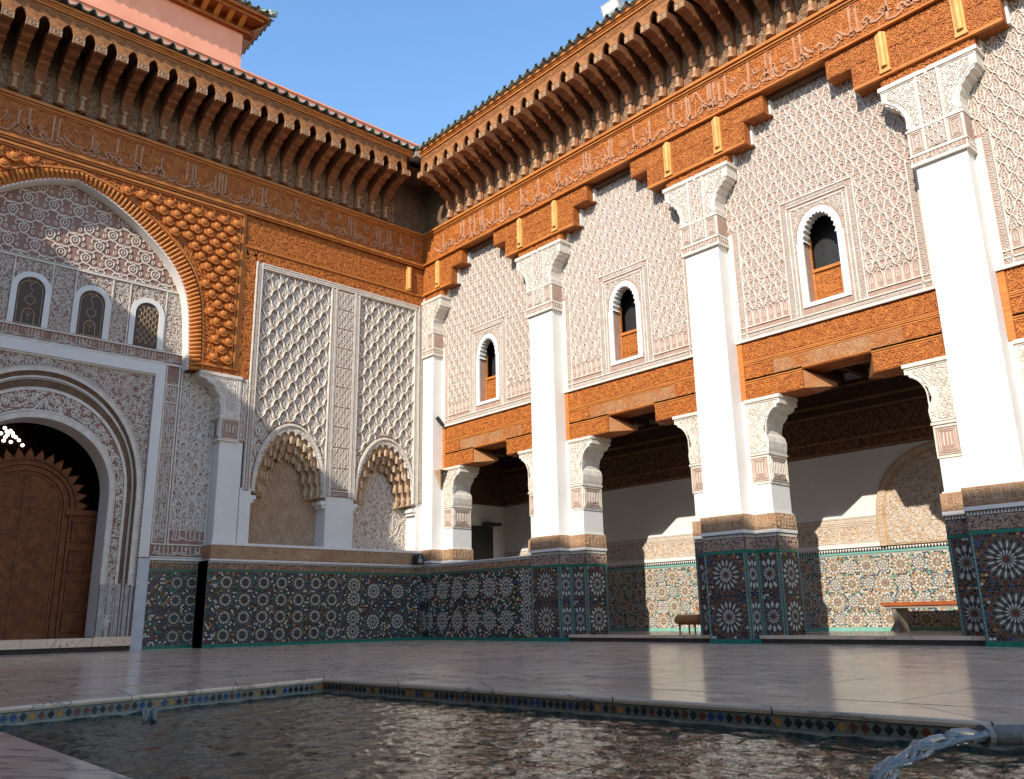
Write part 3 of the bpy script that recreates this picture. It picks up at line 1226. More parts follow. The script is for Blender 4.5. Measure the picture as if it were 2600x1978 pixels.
    mb.box(XS - .045, 10.5, pc - .345, pc + .345, 5.75, 5.795)
    mb.box(XS - .03, 10.5, pc - .335, pc + .335, 5.795, 5.88)
    mb.box(XS - .045, 10.5, pc - .345, pc + .345, 5.88, 5.905)
    mb.box(XS - .03, 10.5, pc - .335, pc + .335, 5.905, 6.24)
    mb.box(XS - .045, 10.5, pc - .35, pc + .35, 6.235, 6.262)
    for sg in (1, -1):
        mb.poly(f, half_outline(sg, [(.0, 6.25)] + UPLINE + [(.0, 7.02)]), -.26, 0)
        y0, y1 = sorted((pc + sg * .02, pc + sg * .61))
        mb.box(XS - .05, 10.47, y0, y1, 6.965, 7.022)
    cap = mb.build('upper_capital', STUC, T)
    gd = MB()
    gd.fbox(f, -(pc + .12), -(pc - .12), 5.93, 6.94, .001, .004)
    for sg in (1, -1):
        u0, u1 = rB(pc + sg * .15, pc + sg * .315)
        gd.fbox(f, u0, u1, 5.93, 6.215, .001, .0035)
    gd.fbox(f, -(pc + .32), -(pc - .32), 5.80, 5.875, .001, .003)
    gd.fbox(FA(pc - .335), XS - .01, XH, 5.93, 6.215, .001, .003)
    gd.fbox(FA(pc - .335), XS - .01, XH, 5.80, 5.875, .001, .003)
    gd.build('red_panel', GROUND_B, cap)
    rl = MB()
    rl.rel(f, sebka_field(-(pc + .115), -(pc - .115), 5.94, 6.93, .115, .19, .015, .012), 0, .003)
    for e in (-.13, .13):
        rl.fbox(f, -pc + e - .012, -pc + e + .012, 5.91, 6.96, 0, .014)
    rl.rel(f, script_band(-(pc + .31), -(pc - .31), 5.80, 5.875, [-(pc + .28) + .05 * k for k in range(12)], .010, .007, 8), 0, .003)
    rl.rel(FA(pc - .335), script_band(XS, XH - .02, 5.80, 5.875, [XS + .03 + .05 * k for k in range(4)], .010, .007, 8), 0, .003)
    for sg in (1, -1):
        u0, u1 = rB(pc + sg * .155, pc + sg * .31)
        for e, w in ((.0, .012), (.03, .009)):
            rl.rel(f, ribbon([(u0 + e, 5.935 + e), (u1 - e, 5.935 + e), (u1 - e, 6.21 - e), (u0 + e, 6.21 - e)], w, .010, True), 0, .002)
        rl.rel(f, scroll_field(u0 + .045, u1 - .045, 5.99, 6.16, .05, .010, .008, seed=9), 0, .003)
        ins = lambda u, v: (np.interp(v, [z for _, z in UPLINE], [d_ for d_, _ in UPLINE]) - .085 - np.abs(-u - pc)) > 0
        uu = rB(pc + sg * .165, pc + sg * .55)
        rl.rel(f, scroll_field(uu[0], uu[1], 6.30, 6.93, .062, .012, .010, ins, seed=6), 0, 0)
        for o, w in ((0, .022), (-.05, .010)):
            rl.rel(f, ribbon(S(*half_outline(sg, [(x + o, z - o * .6) for x, z in ((.315, 6.29), (.315, 6.45), (.355, 6.57), (.43, 6.69), (.555, 6.80))]), n=3), w, .014), 0, 0)
        rl.rel(f, ribbon(half_outline(sg, [(.15, 6.27), (.15, 6.945), (.57, 6.945)]), .014, .012), 0, 0)
    rl.build('capital_carving_pattern', STUC, cap, stuff=True)
    return T


P1 = build_pier('white gallery pier at the right end of the low tiled parapet')
PL = {0: 'narrow white pier in the courtyard corner beside the carved portal wall',
      2: 'white middle pier of the gallery, between the tan stool and the fully visible long bench',
      3: 'white pier at the right edge, hiding the end of the fully visible long bench',
      4: 'white pier beyond the right edge bay, last of the row'}
for k in (0, 2, 3):
    copy_tree(P1, (XS, PIERS[k], 0), PL[k])

# ------------------------------------------------------------------ lower lintels of carved cedar
LL = ['carved cedar lintel over the low tiled parapet next to the courtyard corner', 'carved cedar lintel over the bay with the tan stool',
      'carved cedar lintel over the bay with the long red-topped bench', 'carved cedar lintel cut off by the photo\'s right edge']


def build_lintel(c, label):
    T = thing('cedar_lintel', label, 'lintel', (XH, c, 3.35), 'stepped cedar lintels of the gallery')
    xf = XH + .02
    f = FB(xf)
    w = PITCH_P / 2 - .302
    for z0, z1, nm, m in ((3.905, 4.21, 'top_board', CEDAR), (3.63, 3.895, 'middle_board', CEDAR)):
        mb = MB()
        mb.box(xf, xf + .40, c - w, c + w, z0, z1)
        mb.build(nm, m, T)
    for sg in (1, -1):
        mb = MB()
        y0, y1 = sorted((c + sg * .49, c + sg * w))
        mb.box(xf, xf + .42, y0, y1, 3.355, 3.622)
        mb.build('corbel_block', CEDAR, T)
        # wedge under the opening, sloping inwards
        mb = MB()
        a, b2 = c + sg * .489, c + sg * .22
        V = [(xf + .01, a, 3.36), (xf + .42, a, 3.36), (xf + .42, b2, 3.40), (xf + .01, a, 3.62), (xf + .42, a, 3.62), (xf + .42, b2, 3.44)]
        mb.add(V, [(0, 1, 2), (3, 5, 4)])
        mb.add(V, [(0, 3, 4, 1), (1, 4, 5, 2), (0, 2, 5, 3)])
        mb.build('console', CEDAR_GREY, T)
        mb = MB()
        u0, u1 = rB(c + sg * (w - .085), c + sg * (w - .001))
        mb.fbox(f, u0, u1, 3.36, 4.205, 0, .018)
        mb.build('end_strip', CEDAR_M, T)
    mb = MB()
    for z in (3.90, 3.626):
        for k, (dz, t) in enumerate(((0, .022), (.028, .012), (-.026, .012))):
            if z < 3.7:
                for sg in (1, -1):
                    u0, u1 = rB(c + sg * .49, c + sg * (w - .086))
                    mb.fbox(f, u0, u1, z + dz - .009, z + dz + .009, 0, t)
            if z > 3.7 or dz > 0:
                mb.fbox(f, -(c + w - .086), -(c - w + .086), z + dz - .009, z + dz + .009, 0, t)
    mb.build('moulding', CEDAR_M, T)
    rl = MB()
    a0, a1 = -(c + w - .1), -(c - w + .1)
    rl.rel(f, scroll_field(a0, a1, 3.95, 4.19, .085, .017, .011, seed=int(c * 10) % 97))
    rl.rel(f, scroll_field(a0, a0 + .45, 3.67, 3.86, .085, .017, .011, seed=2))
    rl.rel(f, scroll_field(a1 - .45, a1, 3.67, 3.86, .085, .017, .011, seed=4))
    for sg in (1, -1):
        u0, u1 = rB(c + sg * .50, c + sg * (w - .1))
        rl.rel(f, scroll_field(u0, u1, 3.37, 3.60, .085, .017, .011, seed=5))
    rl.build('carved_pattern', CEDAR_L, T, stuff=True)
    mb = MB()
    mb.fbox(f, a0 + .46, a1 - .46, 3.655, 3.875, .001, .004)
    mb.build('worn_panel', CEDAR_GREY, T)
    rl = MB()
    rl.rel(f, scroll_field(a0 + .47, a1 - .47, 3.67, 3.865, .08, .014, .006, seed=8), 0, .004)
    rl.build('worn_pattern', CEDAR_GREY, T, stuff=True)


for c, l in zip(BAYS, LL):
    build_lintel(c, l)

# ------------------------------------------------------------------ carved stucco screens with their small windows
SL = ['carved stucco screen wall with the smallest looking arched window, next to the courtyard corner',
      'carved stucco screen wall with an arched window above the bay with the tan stool',
      'carved stucco screen wall with the largest looking arched window, above the long bench',
      'carved stucco screen wall cut off by the photo\'s right edge']


def arch_pts(cu, hw, zs, top, n=17, lob=0, amp=0.0):
    """from right spring over the crown to the left spring; slightly pointed horseshoe"""
    t = np.linspace(0, PI, n)
    u = np.cos(t) * hw
    v = np.sin(t) ** 0.92 * (top - zs)
    p = np.c_[cu + u, zs + v]
    if lob:
        a = np.abs(np.sin(np.linspace(0, PI * lob, n)))
        c = np.array([cu, zs])
        d = p - c
        L = np.linalg.norm(d, axis=1)[:, None]
        p = p + d / L * (amp * a)[:, None]
    return p


def build_screen(c, label, kind):
    T = thing('stucco_screen', label, 'screen wall', (XH, c, 4.2), 'carved stucco screens over the gallery')
    f = FB(XH)
    w = PITCH_P / 2 - .30
    u0, u1 = -(c + w), -(c - w)
    cu = -c
    hw, zs, top, zb = .25, 5.42, 5.80, 4.52
    # wall with the window hole: outline running round, hole cut through a seam at the sill
    mb = MB()
    A = arch_pts(cu, hw, zs, top, 33)
    left = [(u0, 4.22), (cu - hw, 4.22), (cu - hw, zb)] + [tuple(p) for p in A[::-1][:17]] + [(cu, 7.87), (u0, 7.87)]
    right = [(cu, 7.87)] + [tuple(p) for p in A[::-1][16:]] + [(cu + hw, zb), (cu + hw, 4.22), (u1, 4.22), (u1, 7.87)]
    mb.poly(f, left, -.15, 0)
    mb.poly(f, right, -.15, 0)
    mb.fbox(f, cu - hw, cu + hw, 4.22, zb, -.15, -.0005)
    mb.build('ground', GROUND_B, T)
    # window frame, lobes, shutter
    wf = MB()
    B1 = arch_pts(cu, hw - .028, zs, top - .028, 131, 13, .028)
    B2 = arch_pts(cu, hw + .075, zs, top + .08, 131, 13, .006)
    wf.ringplate(f, B2, B1, -.14, .022)
    for sg in (1, -1):
        a, b2 = sorted((cu + sg * (hw + .003), cu + sg * (hw + .10)))
        wf.fbox(f, a, b2, zb - .03, zs, -.13, .020)
    wf.fbox(f, cu - hw - .10, cu + hw + .10, zb - .06, zb - .002, -.13, .021)
    wo = wf.build('window', WHITE, T)
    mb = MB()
    mb.fbox(f, cu - 1.3, cu + 1.3, zb - .1, 6.4, -.42, -.36)  # flat black panel stands in for the unlit room behind the window
    mb.build('black_shade_panel', BLACK, wo)
    sh = MB()
    z1 = 5.04
    sh.fbox(f, cu - .248, cu + .248, zb, zb + .035, -.20, -.15)
    sh.fbox(f, cu - .248, cu + .248, z1 - .045, z1, -.21, -.14)
    for a in (-.248, .213):
        sh.fbox(f, cu + a, cu + a + .035, zb + .035, z1 - .045, -.20, -.15)
    sh.fbox(f, cu - .214, cu + .214, zb + .035, z1 - .045, -.195, -.175)
    for e in (.05, .11):
        sh.rel(f, ribbon([(cu - .21 + e, zb + .04 + e), (cu + .21 - e, zb + .04 + e), (cu + .21 - e, z1 - .05 - e), (cu - .21 + e, z1 - .05 - e)], .022, .014, True), 0, -.175)
    sh.rel(f, scroll_field(cu - .20, cu + .20, zb + .05, z1 - .06, .05, .012, .012, seed=int(kind * 7 + 1)), 0, -.175)
    sh.rel(f, ribbon([(cu - .10, zb + .15), (cu + .10, z1 - .16)], .02, .012), 0, -.175)
    sh.rel(f, ribbon([(cu + .10, zb + .15), (cu - .10, z1 - .16)], .02, .012), 0, -.175)
    sh.build('shutter', CEDAR_M if kind else CEDAR_M, wo)
    for a in (-.262, .234):
        mb = MB()
        mb.fbox(f, cu + a, cu + a + .025, zb, 5.62, -.20, -.16)
        mb.build('jamb_strip', CEDAR_M, wo)
    # framing bands
    fr = MB()
    fo = .55
    bands = []
    for e in (0.0, .095, .155):
        a = fo - e
        zt = 6.12 - e
        for (q0, q1, z0, z1_) in ((cu - a - .009, cu - a + .009, 4.34, zt), (cu + a - .009, cu + a + .009, 4.34, zt), (cu - a - .009, cu + a + .009, zt - .009, zt + .009)):
            fr.fbox(f, q0, q1, z0, z1_, 0, .018 + .001 * e)
    fr.fbox(f, u0, u1, 4.22, 4.262, 0, .024)
    fr.fbox(f, u0, u1, 4.335, 4.352, 0, .019)
    fr.fbox(f, u0, cu - fo, 4.425, 4.44, 0, .0185)
    fr.fbox(f, cu + fo, u1, 4.425, 4.44, 0, .0185)
    for sg in (1, -1):
        e = cu + sg * w
        a, b2 = sorted((e, e - sg * .11))
        fr.fbox(f, a, b2, 4.265, 5.95, 0, .017)
        e2 = e - sg * .21
        fr.fbox(f, e2 - .008, e2 + .008, 4.265, 6.05, 0, .019)
    fr.build('frame_border', STUC, T)
    rl = MB()
    rl.rel(f, strip_pattern(cu - fo + .012, cu - fo + .085, 4.36, 6.03, .010, .012, vertical=True))
    rl.rel(f, strip_pattern(cu + fo - .085, cu + fo - .012, 4.36, 6.03, .010, .012, vertical=True))
    rl.rel(f, strip_pattern(cu - fo + .1, cu + fo - .1, 6.035, 6.11, .010, .012))
    rl.rel(f, strip_pattern(u0 + .21, u1 - .21, 4.268, 4.33, .009, .010))
    for sg in (1, -1):
        e = cu + sg * (w - .16)
        rl.rel(f, strip_pattern(e - .042, e + .042, 4.28, 6.0, .010, .012, vertical=True))
    # spandrel of the window
    A2 = lambda u, v: ((u - cu) ** 2 / (hw + .11) ** 2 + np.maximum(v - zs, 0) ** 2 / (top + .11 - zs) ** 2) > 1
    rl.rel(f, scroll_field(cu - fo + .17, cu + fo - .17, 5.25, 5.955, .062, .011, .010, lambda u, v: A2(u, v) & (v > zs - .1), seed=3))
    rl.rel(f, strip_pattern(cu - fo + .10, cu - fo + .15, 4.36, 5.95, .008, .010, vertical=True))
    rl.rel(f, strip_pattern(cu + fo - .15, cu + fo - .10, 4.36, 5.95, .008, .010, vertical=True))
    rl.build('border_pattern', STUC, T, stuff=True)
    # net of palmettes over the field
    rl = MB()
    out = lambda u, v: ~((np.abs(u - cu) < fo + .012) & (v < 6.135)) & (np.abs(u - cu) < np.where(v < 6.0, w - .215, w))
    pw, ph = (.175, .31) if kind % 2 == 0 else (.185, .34)
    rl.rel(f, sebka_field(u0, u1, 4.68, 7.86, pw, ph, .0155, .016, out, circles=(kind % 2 == 0), leaf=(kind % 2 == 1)))
    rl.rel(f, scroll_field(u0, u1, 4.68, 7.86, .085, .0095, .010, out, seed=90 + kind, lite=True))
    # arcaded foot of the field
    for sg in (1, -1):
        a, b2 = sorted((cu + sg * (fo + .015), cu + sg * (w - .215)))
        n = max(1, int((b2 - a) / .105))
        st = (b2 - a) / n
        for k in range(n):
            m = a + (k + .5) * st
            p = [(m - st * .42, 4.445), (m - st * .42, 4.58)] + [tuple(q) for q in arch_pts(m, st * .42, 4.58, 4.68, 9)[::-1]] + [(m + st * .42, 4.58), (m + st * .42, 4.445)]
            rl.rel(f, ribbon(p, .013, .014))
            rl.rel(f, ribbon(loop(st * .14, .05, 8, .3, m, 4.56), .009, .010, True))
    rl.build('palmette_lattice', STUC, T, stuff=True)


for k, (c, l) in enumerate(zip(BAYS, SL)):
    build_screen(c, l, k)

# ------------------------------------------------------------------ stepped cedar beams above the piers
BL = ['stepped cedar beam with pale posts in the courtyard corner', 'stepped cedar beam with two pale posts above the pier at the parapet\'s end',
      'stepped cedar beam with two pale posts above the middle pier', 'stepped cedar beam with two pale posts above the pier at the right edge']


def build_beam(pc_, label, first):
    T = thing('stepped_beam', label, 'beam', (XS, pc_, 7.0), 'stepped cedar beams under the inscription')
    xb = XS - .0
    h = PITCH_P / 2
    rows = [(7.545, 7.855, h - .50, 'upper_board'), (7.195, 7.54, h - .845, 'middle_board'), (7.025, 7.19, h - 1.19, 'bottom_board')]
    ymax = 14.3
    for z0, z1, w, nm in rows:
        mb = MB()
        x0 = xb if nm != 'bottom_board' else xb + .03
        mb.box(x0, XH + .05, pc_ - w, min(pc_ + w, ymax), z0, z1)
        # the chamfered end shows a white stucco cheek behind the timber
        mb.build(nm, CEDAR, T)
        for sg in (1, -1):
            if sg > 0 and pc_ + w > ymax:
                continue
            mb = MB()
            y0, y1 = sorted((pc_ + sg * (w + .002), pc_ + sg * (w + .03)))
            mb.box(XH - .10, XH + .05, y0, y1, z0 + .02, z1)
            mb.build('stucco_cheek', WHITE, T)
    f = FB(xb)
    mb = MB()
    wm = rows[1][2]
    mb.fbox(f, -min(pc_ + wm - .01, ymax), -(pc_ - wm + .01), 7.175, 7.205, -.02, .030)
    mb.fbox(f, -min(pc_ + wm - .01, ymax), -(pc_ - wm + .01), 7.213, 7.232, 0, .016)
    mb.build('moulding', CEDAR_M, T)
    for d in (.475, -.475):
        if first and d > 0:
            continue
        mb = MB()
        u = -(pc_ + d)
        pts = [(u - .068, 7.225), (u + .068, 7.225), (u + .068, 7.80), (u, 7.845), (u - .068, 7.80)]
        mb.poly(f, pts, 0, .045)
        mb.tube(f.P([(u, 7.30, .045), (u, 7.79, .045)]), .045, 8)
        mb.fbox(f, u - .075, u + .075, 7.222, 7.262, 0, .052)
        mb.build('post', POST, T)
    rl = MB()
    k = int(pc_ * 7) % 50
    ys = lambda a: -min(a, 13.94)
    rl.rel(f, scroll_field(ys(pc_ + rows[0][2] - .02), -(pc_ - rows[0][2] + .02), 7.56, 7.83, .075, .015, .011, seed=k))
    rl.rel(f, scroll_field(ys(pc_ + rows[1][2] - .02), -(pc_ - rows[1][2] + .02), 7.24, 7.55, .075, .015, .011, seed=k + 1))
    rl.rel(f, scroll_field(ys(pc_ + rows[2][2] - .02), -(pc_ - rows[2][2] + .02), 7.04, 7.17, .085, .018, .014, seed=k + 2), 0, -.03)
    rl.build('carved_pattern', CEDAR_L, T, stuff=True)


for k, l in zip(range(4), BL):
    build_beam(PIERS[k], l, k == 0)

# ------------------------------------------------------------------ inscription frieze over the gallery
TF = thing('inscription_frieze', 'sunlit cedar frieze with pale raised Arabic script running above the gallery', 'frieze', (XS, 6, 7.85))
mb = MB()
mb.box(XS - .02, XH + .45, -2.1, 13.965, 7.865, 8.60)
mb.build('board', CEDAR, TF)
f = FB(XS - .02)
mb = MB()
for (z0, z1, t) in ((7.857, 7.875, .05), (7.878, 7.905, .028), (8.485, 8.505, .02), (8.51, 8.545, .045), (8.55, 8.60, .075)):
    mb.fbox(f, -13.93, 2.1, z0, z1, -.01, t)
mb.build('moulding', CEDAR_M, TF)
mb = MB()
mb.box(XH - .12, XH + .0, -2.1, 13.93, 7.80, 7.864)
mb.build('dark_soffit_strip', DARKWOOD, TF)
sy = [13.25, 12.65, 12.55, 12.35, 12.20, 12.02, 11.95, 11.62, 11.40, 11.32, 10.78, 10.30, 9.80, 9.73, 9.12, 9.05, 8.97, 8.52, 8.45, 7.95, 7.62, 7.22, 7.12, 6.86, 6.80, 6.45, 6.40, 6.34, 6.24, 6.12, 5.72, 5.42, 5.34, 4.95, 4.85, 4.12, 4.02, 3.62, 3.30, 2.95, 2.6, 2.2, 2.1, 1.4, .7, .6, -.3, -1.2]
st = [(-y_, .12 if k % 3 else .2, .96 if k % 4 else .84) for k, y_ in enumerate(sy)]
lt = MB()
lt.rel(f, script_band(-13.6, 2.0, 7.92, 8.47, st, .045, .022, 12))
lt.rel(f, ribbon(S((-6.75, 8.30), (-6.66, 8.42), (-6.55, 8.20), (-6.42, 8.05), n=4), .035, .022))
lt.build('inscription_lettering', LETTER, TF, stuff=True)
rl = MB()
rl.rel(f, scroll_field(-13.85, 2.0, 7.92, 8.47, .115, .020, .010, seed=21))
rl.rel(f, ribbon([(-13.85, 8.08), (2.0, 8.08)], .010, .007))
rl.rel(f, ribbon([(-13.85, 8.28), (2.0, 8.28)], .010, .007))
rl.build('carved_pattern', CEDAR_L, TF, stuff=True)

# ------------------------------------------------------------------ tiled eaves on carved corbels


def tile_mesh(p=.212):
    mb = MB()
    n = 13
    u = np.linspace(-p / 2, p / 2, n)
    d = .044 * np.cos(2 * PI * u / p) + .010 * np.cos(4 * PI * u / p)
    th = .022
    V = []
    for (dv, dn) in ((0, 0), (.10, -.40), (.24, -.95)):
        V += [(a, b + dv + th / 2, dn) for a, b in zip(u, d)]
        V += [(a, b + dv - th / 2, dn) for a, b in zip(u, d)]
    F = []
    for i in range(n - 1):
        F.append((i, i + 1, i + 1 + n, i + n))
        for a in range(2):
            o = a * 2 * n
            F.append((o + i, o + i + 2 * n, o + i + 1 + 2 * n, o + i + 1))
            F.append((o + i + n, o + i + 1 + n, o + i + 1 + 3 * n, o + i + 3 * n))
    mb.add(V, F)
    return mb


CORB = [(0, 8.66), (.055, 8.66), (.065, 8.70), (.055, 8.72), (.055, 8.88), (.075, 8.90), (.095, 8.92), (.10, 8.99), (.13, 9.07), (.19, 9.13), (.265, 9.165), (.275, 9.205), (.33, 9.225), (.415, 9.235), (.425, 9.285),
        (.455, 9.295), (.60, 9.305), (.625, 9.335), (.655, 9.345), (.83, 9.350), (.835, 9.46), (.78, 9.475), (.0, 9.66)]
PC = 0.335


def eave(f, u0, u1, label, cu0, cu1, tile_lab=None, detail=True):
    loc = f.P([((u0 + u1) / 2, 8.6, 0)])[0]
    T = thing('tiled_eave', label, 'eave', tuple(loc))
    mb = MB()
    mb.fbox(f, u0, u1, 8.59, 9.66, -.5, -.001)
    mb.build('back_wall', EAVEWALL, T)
    mb = MB()
    # soffit boards slope up to the wall, in dark wood
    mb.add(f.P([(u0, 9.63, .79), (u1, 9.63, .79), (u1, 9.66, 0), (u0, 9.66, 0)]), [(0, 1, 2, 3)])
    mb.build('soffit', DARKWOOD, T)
    n = int((cu1 - cu0) / PC)
    # scalloped fascia, one board per corbel gap
    gb = MB()
    w = PC
    hole = .085
    sc = [(hole, 9.40), (hole, 9.50), (hole - .012, 9.53), (hole - .012, 9.55), (.052, 9.575), (.050, 9.595), (.022, 9.61), (0, 9.635)]
    sc = sc + [(-a, b) for a, b in sc[::-1][1:]]
    out = [(-w / 2, 9.465)] + [(-a, b) for a, b in sc if True] + [(w / 2, 9.465), (w / 2, 9.80), (-w / 2, 9.80)]
    out[1] = (-hole, 9.465)
    out[len(sc)] = (hole, 9.465)
    gb.poly(LOCAL, out, 0, .04, back=True)
    rl = scroll_field(-w / 2 + .005, w / 2 - .005, 9.66, 9.785, .055, .012, .006, seed=4)
    gb.rel(LOCAL, rl, 0, .04)
    go = gb.build('fascia_board', FASCIA, T)
    fm = go.data
    bpy.data.objects.remove(go)
    cb = MB()
    cs = [(b, a) for a, b in CORB]
    hwid = .082
    V = [(-hwid, z, e) for e, z in CORB] + [(hwid, z, e) for e, z in CORB]
    k = len(CORB)
    cb.V.append(np.array(V))
    cb.n = len(V)
    cb.F.append((np.array([list(range(k))]), 0))
    cb.F.append((np.array([list(range(2 * k - 1, k - 1, -1))]), 0))
    i = np.arange(k)
    cb.F.append((np.c_[i, i + k, (i + 1) % k + k, (i + 1) % k], 0))
    co = cb.build('corbel', CORBEL, T)
    cm = co.data
    bpy.data.objects.remove(co)
    fb = MB()
    fb.fbox(LOCAL, -hwid - .006, hwid + .006, 9.345, 9.466, .835, .85)
    fb.rel(LOCAL, merge([ribbon([(-hwid, 9.352), (hwid, 9.352), (hwid, 9.46), (-hwid, 9.46)], .014, .010, True), ribbon(loop(.028, .03, 8, 0, 0, 9.405), .012, .010, True)]), 0, .85)
    fo = fb.build('corbel_face', CORBEL_FACE, T)
    fbm = fo.data
    bpy.data.objects.remove(fo)
    cy = MB()
    cy.tube([(0, 8.655, .085), (0, 8.69, .085), (0, 8.70, .07), (0, 8.87, .07), (0, 8.88, .085), (0, 8.91, .085)], [.052, .05, .036, .036, .05, .056], 8)
    cy_o = cy.build('colonnette', CORBEL_FACE, T, smooth=False)
    cym = cy_o.data
    bpy.data.objects.remove(cy_o)
    for q in range(n + 1):
        u = cu0 + q * PC
        c = inst(cm, 'corbel', f.mat4(u, 0, 0), T)
        for me, nm in ((fbm, 'corbel_face'), (cym, 'colonnette')):
            o = bpy.data.objects.new(nm, me)
            COL.objects.link(o)
            o.parent = c
        if q < n:
            inst(fm, 'fascia_board', f.mat4(u + PC / 2, 0, .795), T)
    mb = MB()
    for (z0, z1, a, b2) in ((9.795, 9.835, .0, .865), (9.835, 9.865, .0, .885), (9.865, 9.905, .0, .915)):
        mb.fbox(f, u0, u1, z0, z1, a, b2)
    mb.build('cornice_moulding', CEDAR_M, T)
    tm = tile_mesh()
    to = tm.build('roof_tile', TILE_G, T, smooth=False)
    tme = to.data
    bpy.data.objects.remove(to)
    m = int((cu1 - cu0 + .3) / .212)
    for q in range(m + 1):
        u = cu0 - .15 + q * .212
        inst(tme, 'roof_tile', f.mat4(u, 9.945 + .006 * (RNG.random() - .5), .985 + .014 * (RNG.random() - .5), .02 * (RNG.random() - .5)), T)
    if detail:
        rl = MB()
        for q in range(n + 1):
            u = cu0 + q * PC + PC / 2
            rl.rel(f, ribbon([(u - .085, 8.66), (u - .085, 9.0)] + [tuple(p) for p in arch_pts(u, .085, 9.0, 9.22, 9)[::-1]] + [(u + .085, 9.0), (u + .085, 8.66)], .016, .012))
            rl.rel(f, scroll_field(u - .075, u + .075, 8.66, 9.15, .075, .014, .010, seed=q))
        rl.build('back_wall_pattern', CORBEL_FACE, T, stuff=True)
    return T


EA = eave(FA(13.95), -2.55, 10.2, 'shaded tiled eave on dark carved corbels above the portal wall, left of the corner', -2.3, 9.24)
EB = eave(FB(XS), -13.95, 2.1, 'sunlit tiled eave on carved corbels above the gallery, right of the corner', -12.99, 1.95)
# lead gutter piece where the two eaves meet
mb = MB()
mb.box(9.20, 9.46, 12.95, 13.21, 9.78, 9.80)
mb.box(9.22, 9.35, 12.97, 13.10, 9.80, 9.90)
tag(mb.build('corner_flashing', GREYM), 'pale metal corner flashing where the two tiled eaves meet', 'flashing')

# ================================================================== PORTAL WALL (faces -y)
XC = 3.18
fN = FA(YN)

# ------------------------------------------------------------------ right part with two niches
NW = thing('niche_wall', 'portal wall bay with two tall lattice panels above pointed muqarnas niches', 'wall', (8.2, YA, 0))
mb = MB()
mb.box(5.90, 10.6, YA + .46, 14.8, 1.40, 7.85)
mb.build('core', GROUND_A, NW)
mb = MB()
N1, N2 = (6.52, 8.00), (8.60, 10.07)
for a, b2 in ((6.30, N1[0]), (N1[1], N2[0]), (N2[1], 10.25)):
    mb.box(a, b2, YA, YA + .46, 1.70, 2.66)
mb.build('plain_wall', WHITE, NW)
mb = MB()
mb.box(5.89, 6.31, YA, YN + .05, 1.70, 3.45)
mb.build('pilaster', WHITE, NW)


